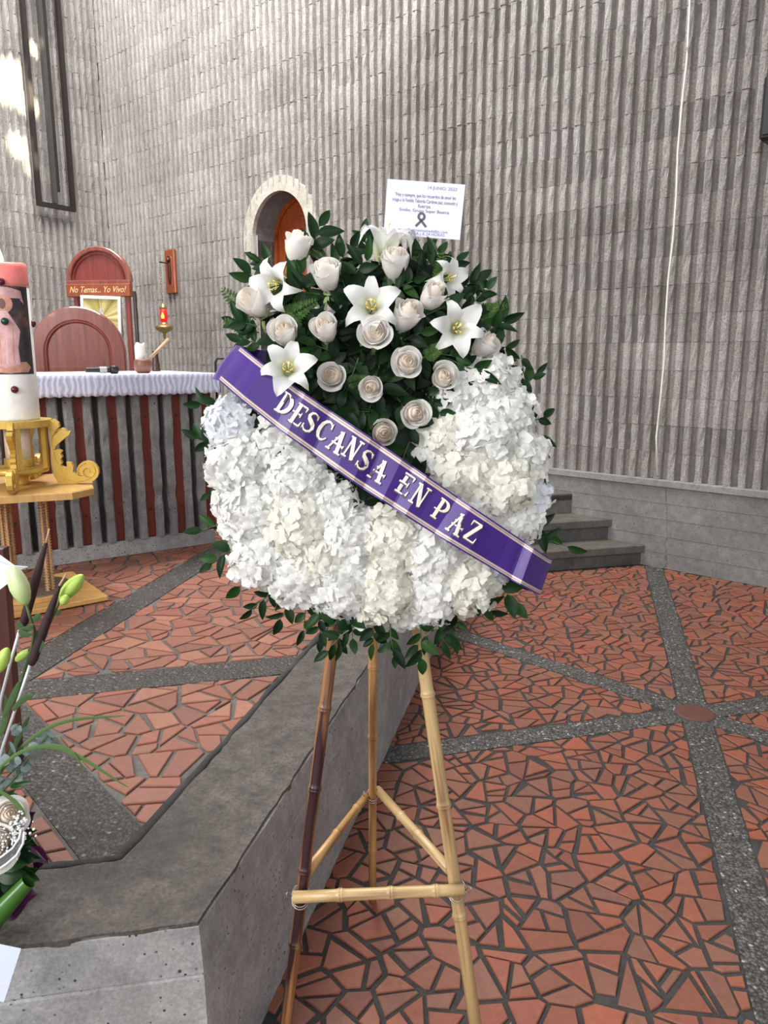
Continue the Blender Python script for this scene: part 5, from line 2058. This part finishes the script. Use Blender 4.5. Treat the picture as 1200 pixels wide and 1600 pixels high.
def glyph(ch, cx, cy, grow, dh, mat, parent, shift=(0, 0)):
    mb = MB()
    for pts, w in G[ch]:
        ws = w if isinstance(w, list) else [w] * len(pts)
        n = len(pts)
        seg = []
        for i, (x, y) in enumerate(pts):
            x0, y0 = pts[max(0, i - 1)]
            x1, y1 = pts[min(n - 1, i + 1)]
            dx, dy = x1 - x0, y1 - y0
            L = math.hypot(dx, dy) or 1
            ext = grow * .5 if i == 0 else (-grow * .5 if i == n - 1 else 0)
            hw = ws[i] / 2 + grow * .5
            bx_, by_ = x - dx / L * ext, y - dy / L * ext
            seg.append([(bx_ - dy / L * hw, by_ + dx / L * hw), (bx_ + dy / L * hw, by_ - dx / L * hw)])
        rr = []
        for pr in seg:
            row = []
            for x, y in pr:
                gx, gy = (x - .40) * LH * .82, (.5 - y) * LH
                px = cx + gx * ca - gy * sa_ + shift[0]
                py = cy + gx * sa_ + gy * ca + shift[1]
                row.append(tuple(rib_at(px, py, dh)))
            rr.append(row)
        mb.rings(rr, closed=False, caps=False)
    return mb.build('letter' if grow == 0 else 'letter_edge', mat, parent)


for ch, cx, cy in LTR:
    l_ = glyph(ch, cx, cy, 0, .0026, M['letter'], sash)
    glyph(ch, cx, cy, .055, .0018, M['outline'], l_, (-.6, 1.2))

# ------------------------------------------------------------------ card on a clear pick above the wreath
c_tl, c_tr, c_br, c_bl = (605.5, 279.5), (727, 288.5), (716.5, 377.5), (598, 366)
hC = .03
P0, P1, P3 = wp(*c_tl, hC), wp(*c_tr, hC), wp(*c_bl, hC)
CX = (P1 - P0)
cwid = CX.length
CX = CX.normalized()
CYv = (P3 - P0)
chgt = CYv.length
CYv = (CYv - CX * CYv.dot(CX)).normalized() * -1
CN = CX.cross(CYv).normalized()
CMx = Matrix.Translation(P0) @ Matrix((CX, CYv, CN)).transposed().to_4x4()
card = thing('condolence_card', CMx @ Vector((cwid / 2, -chgt, 0)), 'white printed condolence card with a black ribbon emblem on a clear pick above the wreath', 'card')
M['card'] = plain('card_stock', (.70, .70, .90), .6, vary=.02)
M['ink'] = plain('ink', (.10, .10, .14), .7)
M['ink2'] = plain('grey_ink', (.24, .24, .32), .7)
k_ = .095
MB().rings([[(0, 0, -.0008), (cwid, 0, -.0008), (cwid * .985, -chgt, -.0008), (0, -chgt, -.0008)], [(0, 0, 0), (cwid, 0, 0), (cwid * .985, -chgt, 0), (0, -chgt, 0)]], T=CMx).build('card_sheet', M['card'], card)
for s, sz_, x, y, al, mt in (('14 JUNIO, 2023', .0088, .90, .13, 'RIGHT', 'ink2'), ('"Hoy y siempre, que los recuerdos de amor les', .0098, .50, .29, 'CENTER', 'ink'), ('traiga a la Familia Taborda Cardona paz, consuelo y', .0098, .50, .385, 'CENTER', 'ink'),
                            ('fuerza.', .0098, .50, .475, 'CENTER', 'ink'), ('Emilio, Grupo Super Beatriz', .0085, .50, .555, 'CENTER', 'ink'), ('www.floristeriasmedellin.com', .0080, .50, .905, 'CENTER', 'ink2'), ('ENTREGA | A 24 HORAS', .0080, .50, .965, 'CENTER', 'ink2')):
    tm = text_mesh(s, sz_, M[mt], 0, 0, al, bold=0)
    wdt = max(v.co.x for v in tm.vertices) - min(v.co.x for v in tm.vertices)
    mx = cwid * (.84 if 'Familia' in s else .78)
    if wdt > mx or 'siempre' in s or 'Familia' in s:
        for v in tm.vertices:
            v.co.x *= mx / wdt
    tag(link('printed_line', tm, card, CMx @ Matrix.Translation((cwid * x, -chgt * y, .0006))), kind='stuff')
em = MB()
ex, ey = cwid * .47, -chgt * .67
q = chgt * .012


def band(pts, w, z):
    rr = []
    for i, (x, y) in enumerate(pts):
        x0, y0 = pts[max(0, i - 1)]
        x1, y1 = pts[min(len(pts) - 1, i + 1)]
        L = math.hypot(x1 - x0, y1 - y0)
        nx, ny = -(y1 - y0) / L * w / 2, (x1 - x0) / L * w / 2
        rr.append([(ex + (x + nx) * q, ey + (y + ny) * q, z), (ex + (x - nx) * q, ey + (y - ny) * q, z)])
    em.rings(rr, closed=False, caps=False, T=CMx)


loop = [(4.5 * math.cos(rad(a)), 3 + 5 * math.sin(rad(a))) for a in range(-50, 231, 20)]
band([(-7, -13)] + loop[:-1] + [(-3, 0)] if False else [(-8, -12), (0, -3), (3.6, 0.2)] + loop[1:-1] + [(-3.6, .2), (0, -3), (8, -12)], 3.6, .0007)
em.build('mourning_ribbon_emblem', M['ink'], card)
b0_ = CMx @ Vector((cwid * .43, -chgt * .93, -.003))
b1_ = wp(655, 440, .04)
MB().tube([b0_, b0_.lerp(b1_, .5), b1_], .0022, 8).build('clear_pick', plain('clear_plastic', (.82, .82, .84), .1, vary=.02, Transmission_Weight=.6), card, True)
fk = MB()
for s in (-1, 1):
    e = CMx @ Vector((cwid * .43, -chgt * .99, -.003))
    fk.tube([e + Vector((0, 0, -.012)), e + CX * (.006 * s) + Vector((0, 0, -.004)), e + CX * (.007 * s) + Vector((0, 0, .012))], .0016, 6)
fk.build('pick_fork', M['wire'], card, True)

# ------------------------------------------------------------------ arrangement at the left edge, on the dais curb
def fg(px, py, Y=1.42):
    return on_y(px, py, Y)


M['spike'] = plain('brown_velvet_spike', (0.030, 0.010, 0.012), .75, vary=.2, scale=60)
M['tip'] = plain('straw_tip', (.50, .33, .22), .6)
M['silver_stem'] = plain('silver_stem', (.62, .62, .66), .35, .35)
M['bud_green'] = NT('lily_bud')
t = M['bud_green']
sepz = t.n('ShaderNodeSeparateXYZ')
tcx = t.n('ShaderNodeTexCoord')
t.l(tcx.outputs['Generated'], sepz.inputs[0])
M['bud_green'] = t.done(t.ramp(sepz.outputs['Z'], [(0.0, (.36, .50, .16)), (0.5, (.58, .68, .36)), (1.0, (.66, .74, .46))]), .4, Subsurface_Weight=.1)
M['bud_vivid'] = plain('vivid_bud', (.40, .56, .10), .4)
M['grass'] = leaf_material('grass_blade', [(.05, .13, .02), (.09, .19, .035)], .4)
M['euca'] = leaf_material('eucalyptus_leaf', [(.12, .17, .16), (.19, .25, .24), (.26, .31, .30)], .6)
M['purple_leaf'] = plain('purple_foil', (.065, .010, .045), .3)
M['broad'] = leaf_material('broad_leaf', [(.012, .05, .010), (.02, .075, .014), (.008, .03, .010)], .25)
M['roll'] = plain('rolled_leaf_green', (.045, .13, .02), .22)
M['rose_fg'] = petal_material('ivory_rose', (.88, .84, .74), .3)
M['white'] = plain('white_satin', (.85, .85, .87), .35, vary=.03)
M['wrap'] = plain('white_wrap', (.80, .80, .82), .5, vary=.05)
M['dark_pot'] = plain('dark_pot', (.012, .012, .012), .5)
CB = on_z(-8, 1425, DZ)
arr = thing('flower_arrangement', (CB.x, CB.y, DZ), 'floral arrangement with brown spikes, green lily buds and white roses on the concrete curb', 'flowers')
mb = MB()
mb.lathe([(.10, .001), (.115, .006), (.135, .12), (.14, .14), (.125, .14), (.02, .13)], 24, Matrix.Translation((CB.x - .10, CB.y + .06, DZ)))
mb.build('container', M['dark_pot'], arr, True)
YF = CB.y + .06
rg_ = random.Random(4)


def spike(pts, rpx, tip, stem, Y):
    P = [fg(x, y, Y) for x, y in pts]
    k = (fg(10, 1000, Y) - fg(11, 1000, Y)).length
    n = 14
    path, rads = [], []
    for i in range(n + 1):
        s = i / n
        path.append(P[0].lerp(P[1], s))
        rads.append(k * rpx * (.35 + .65 * math.sin(min(1, s * 1.6) * math.pi / 2)) * (1 if s < .96 else .72))
    o = MB().tube(path, rads, 14).build('spike', M['spike'], arr, True)
    if tip:
        MB().tube([P[0], fg(*tip, Y)], [k * 2.0, k * 1.2], 8).build('tip', M['tip'], o, True)
    MB().tube([fg(*q, Y) for q in stem], k * 2.6, 8).build('stem', M['silver_stem'], o, True)


spike([(72, 848), (36, 977)], 7.0, (77, 826), [(33, 976), (15, 1040), (2, 1090), (-12, 1200)], YF + .05)
spike([(93, 915), (49, 1038)], 7.2, (103, 897), [(48, 1036), (28, 1096), (5, 1165), (-14, 1230)], YF)


def lily_bud(a, b, rpx, Y, mat, stem=None):
    A, B = fg(*a, Y), fg(*b, Y)
    k = (fg(10, 1000, Y) - fg(11, 1000, Y)).length * rpx
    d = (B - A)
    L = d.length
    T = Matrix.Translation(A) @ frame(d).to_4x4()
    prof = [(.14, 0), (.55, .10), (.88, .28), (1.0, .45), (.95, .62), (.76, .80), (.48, .92), (.16, .99), (.02, 1.0)]
    rings = []
    for r, z in prof:
        rings.append([(k * r * (1 - .10 * abs(math.cos(1.5 * q)) ** 6) * math.cos(q), k * r * (1 - .10 * abs(math.cos(1.5 * q)) ** 6) * math.sin(q), z * L) for q in [2 * math.pi * i / 24 for i in range(24)]])
    o = link('lily_bud', MB().rings(rings).data('lily_bud', mat, True), arr, T)
    if stem:
        MB().tube([A + d * .03] + [fg(*q, Y) for q in stem], .0028, 6).build('stem', M['stem'], o, True)


lily_bud((42, 946), (17, 883), 15, YF + .01, M['bud_green'], [(47, 965), (54, 985), (50, 1010), (35, 1060), (18, 1130)])
lily_bud((93, 938), (130, 898), 12, YF + .02, M['bud_vivid'], [(88, 950), (80, 968), (60, 1010), (30, 1080)])
lily_bud((96, 945), (105, 930), 7.5, YF - .01, M['bud_vivid'])
lily_bud((-4, 1052), (12, 1012), 11, YF - .01, M['bud_vivid'], [(-8, 1070), (-12, 1110)])
lily_bud((46, 1016), (24, 1033), 7, YF + .03, M['bud_vivid'], [(52, 1006), (58, 985)])


def blade(pts, wpx, Y, name='grass_blade', mat=None, dy=0.0):
    n = 22
    P = [Vector((x, y, 0)) for x, y in pts]
    k = (fg(10, 1000, Y) - fg(11, 1000, Y)).length

    def bez(s):
        q = list(P)
        while len(q) > 1:
            q = [a.lerp(b, s) for a, b in zip(q, q[1:])]
        return q[0]
    rr = []
    for i in range(n + 1):
        s = i / n
        c, c2 = bez(s), bez(min(1, s + .01))
        if i == n:
            c2 = c + (c - bez(s - .01))
        d = (c2 - c).normalized()
        w = wpx * (math.sin(math.pi * (.12 + .86 * s)) ** .6) * .5
        rr.append([tuple(fg(c.x - d.y * w, c.y + d.x * w, Y + dy * s)), tuple(fg(c.x, c.y, Y + dy * s - .0015)), tuple(fg(c.x + d.y * w, c.y - d.x * w, Y + dy * s))])
    return MB().rings(rr, closed=False, caps=False).build(name, mat or M['grass'], arr, True)


blade([(-10, 1225), (60, 1110), (120, 1125), (196, 1118)], 6, YF, dy=.03)
blade([(-10, 1210), (70, 1120), (130, 1190), (200, 1230)], 7, YF - .02, dy=.02)
blade([(60, 1166), (110, 1155), (126, 1185), (128, 1207)], 4, YF - .01)
blade([(-5, 1235), (30, 1250), (40, 1275), (36, 1277)], 8, YF - .06)
for pts in ([(5, 1120), (25, 1080), (30, 1065)], [(20, 1110), (40, 1085), (52, 1088)], [(0, 1150), (15, 1110), (8, 1085)], [(30, 985), (45, 985), (52, 975)], [(30, 985), (38, 995), (50, 990)], [(40, 990), (28, 978), (30, 970)],
            [(50, 970), (60, 965), (62, 958)], [(15, 1180), (28, 1150), (46, 1120)], [(85, 955), (92, 960), (93, 952)], [(55, 1020), (66, 1012), (66, 1000)]):
    blade(pts, 10, YF + rg_.uniform(-.02, .05), 'leaf', M['broad'])
# eucalyptus: round grey leaves along a stem
eu = MB()
for line in ([(0, 1225), (30, 1195), (60, 1165), (75, 1150)], [(0, 1240), (25, 1215), (45, 1185)], [(-5, 1200), (20, 1160), (30, 1130)]):
    P = [fg(x, y, YF + .01) for x, y in line]
    es = MB().tube(P, .0015, 5).build('eucalyptus_sprig', M['stem'], arr)
    for (a, b) in zip(P, P[1:]):
        for j in range(4):
            c = a.lerp(b, j / 4) + Vector((rg_.gauss(0, .006), rg_.gauss(0, .008), rg_.gauss(0, .006)))
            nrm = Vector((rg_.gauss(0, .7), -1, rg_.gauss(0, .7)))
            r_ = rg_.uniform(.008, .015)
            MB().rings([[(r_ * f * math.cos(q), r_ * f * math.sin(q) * .85, .1 * r_ * (1 - f)) for q in [2 * math.pi * i / 10 for i in range(10)]] for f in (1, .5, .05)], caps=False, T=Matrix.Translation(c) @ frame(nrm).to_4x4()).build('leaf', M['euca'], es, True)
# white roses and baby's breath
for (px, py, rp, ax, Y) in ((12, 1275, 32, (.55, -.6, .6), YF - .05), (-10, 1318, 40, (.5, -.8, .25), YF - .10)):
    k = (fg(10, 1300, Y) - fg(11, 1300, Y)).length
    T = Matrix.Translation(fg(px, py, Y)) @ frame(ax, 1.0).to_4x4() @ Matrix.Scale(rp * k, 4)
    ro = link('rose', bud, arr, T)
    for i in range(NP):
        pd = link('petal', rp_data[i], ro, T @ Matrix.Rotation(i * 2.2, 4, 'Z') @ Matrix.Diagonal((1, 1, 1.05, 1)))
gy = MB()
gs = MB()
for i in range(120):
    a = rg_.gauss(30, 9), rg_.gauss(1292, 12)
    if i > 80:
        a = rg_.uniform(-5, 28), rg_.uniform(1300, 1345)
    c = fg(a[0], a[1], YF - .13 + rg_.uniform(-.02, .02))
    gy.lathe([(.0005, -.0018), (.0019, -.0006), (.0021, .0006), (.0005, .0016)], 6, Matrix.Translation(c) @ Matrix.Rotation(rg_.uniform(0, 3), 4, 'X') @ Matrix.Scale(rg_.uniform(.7, 1.4), 4))
    if i % 4 == 0:
        gs.tube([c, fg(10, 1340, YF - .08)], .0004, 3)
tag(gy.build('baby_breath', M['white'], arr, True), kind='stuff')
tag(gs.build('fine_stems', M['stem'], arr), kind='stuff')
# clear white edged ribbon loop
loopP = [(38, 1300), (36, 1318), (26, 1336), (10, 1350), (-8, 1362)]
loopQ = [(33, 1296), (30, 1310), (20, 1325), (6, 1336), (-8, 1346)]
Yr = YF - .15
rr = []
mbq = MB()
for nm, pts, r_ in (('ribbon_edge', loopP, .0022), ('ribbon_edge', loopQ, .0018)):
    MB().tube([fg(x, y, Yr) for x, y in pts], r_, 6).build(nm, M['white'], arr, True)
mbq.rings([[tuple(fg(a[0], a[1], Yr)), tuple(fg(b[0], b[1], Yr))] for a, b in zip(loopP, loopQ)], closed=False, caps=False)
mbq.build('sheer_ribbon', plain('sheer_ribbon', (.20, .21, .22), .2, Transmission_Weight=.5), arr, True)


def leaf_at(base, tip, wpx, Y, mat, name='leaf', fold=.3, up=None):
    A, B = fg(*base, Y), fg(*tip, Y - .01)
    L = (B - A).length
    k = (fg(10, 1300, Y) - fg(11, 1300, Y)).length
    T = Matrix.Translation(A) @ orient(B - A, up or Vector((rg_.uniform(-.4, .4), -1, rg_.uniform(.1, .8)))).to_4x4()
    return link(name, MB().grid(leaf_fn(L, wpx * k * .5, fold, .12, .04), 6, 8).data(name, mat, True), arr, T)


for b, t_, w, Y in (((5, 1310), (52, 1318), 26, YF - .03), ((10, 1330), (62, 1345), 30, YF - .05), ((20, 1350), (60, 1378), 28, YF - .06), ((0, 1300), (55, 1300), 24, YF - .02), ((0, 1345), (40, 1352), 30, YF - .08),
                    ((20, 1300), (60, 1330), 26, YF - .03), ((-5, 1360), (45, 1370), 36, YF - .07), ((15, 1230), (46, 1222), 10, YF - .0), ((-5, 1240), (30, 1262), 14, YF - .01), ((0, 1255), (22, 1235), 14, YF - .0),
                    ((10, 1370), (58, 1360), 28, YF - .05), ((0, 1380), (40, 1390), 30, YF - .06), ((0, 1285), (30, 1292), 30, YF), ((-5, 1325), (28, 1330), 40, YF), ((-10, 1270), (20, 1290), 40, YF + .01)):
    leaf_at(b, t_, w, Y, M['broad'])
for b, t_, w, Y in (((30, 1290), (52, 1270), 26, YF - .02), ((35, 1300), (50, 1275), 22, YF - .03), ((50, 1322), (75, 1350), 22, YF - .04), ((52, 1352), (74, 1342), 18, YF - .03)):
    leaf_at(b, t_, w, Y, M['purple_leaf'], 'purple_leaf', .6)
# a broad leaf rolled into a tube
A, B = fg(-14, 1440, YF - .14), fg(44, 1377, YF - .12)
d = (B - A)
kk = (fg(10, 1400, YF - .12) - fg(11, 1400, YF - .12)).length
T = Matrix.Translation(A) @ frame(d).to_4x4()
L = d.length
link('rolled_leaf', MB().rings([[(kk * (17 - 6 * v + 1.0 * q / 12) * math.cos(q * 2 * math.pi / 16), kk * (17 - 6 * v + q / 12) * math.sin(q * 2 * math.pi / 16), L * v) for q in range(20)] for v in [i / 8 for i in range(9)]], closed=False, caps=False).data('rolled_leaf', M['roll'], True), arr, T)
leaf_at((10, 1400), (55, 1398), 40, YF - .10, M['purple_leaf'], 'dark_leaf', .2)
leaf_at((0, 1425), (40, 1412), 40, YF - .10, M['purple_leaf'], 'dark_leaf', .2)
# white paper wrap behind the buds
w_ = MB()
cr_ = [(-40, 860), (0, 868), (22, 884), (43, 886), (40, 890), (28, 892), (12, 912), (-4, 924), (-40, 940)]
pts_ = [fg(x, y, YF + .12 + .012 * math.sin(i * 1.7)) for i, (x, y) in enumerate(cr_)]
pk = [p + Vector((0, .003, 0)) for p in pts_]
w_.rings([[tuple(p) for p in pts_], [tuple(p) for p in pk]])
w_.build('paper_wrap', M['wrap'], arr)
# printed card propped in front
cp = [fg(-24, 1470, 1.150), fg(33, 1482, 1.160), fg(6, 1566, 1.115), fg(-50, 1555, 1.105)]
n_ = (cp[1] - cp[0]).cross(cp[3] - cp[0]).normalized() * .0012
kcard = MB().rings([[tuple(p) for p in cp], [tuple(p + n_) for p in cp]])
tag(kcard.build('greeting_card', plain('card_white', (.62, .67, .85), .5, vary=.02)), 'blank white card leaning on the curb face below the left arrangement', 'card')
# dark red wooden post of the stand behind
pb0, pb1 = on_z(8, 1196, DZ), on_z(31, 1193, DZ)
pt = on_y(-14, 920, pb0.y + .03)
wpost = (pb1 - pb0).length
ps = MB()
dx = Vector((wpost * .5, 0, 0))
dyv = Vector((0, .032, 0))
bc = (pb0 + pb1) / 2
bc.z = DZ + .001
tpz = Vector((on_y(-12, 860, bc.y).x, bc.y + .02, on_y(-12, 860, bc.y).z))
ps.rings([[tuple(c + s * dx + q * dyv) for s, q in ((-1, 0), (1, 0), (1, 1), (-1, 1))] for c in (bc, tpz)])
tag(bevel(ps.build('wooden_post', M['post']), .003), 'dark red wooden post leaning behind the lily buds at the dais edge', 'post')
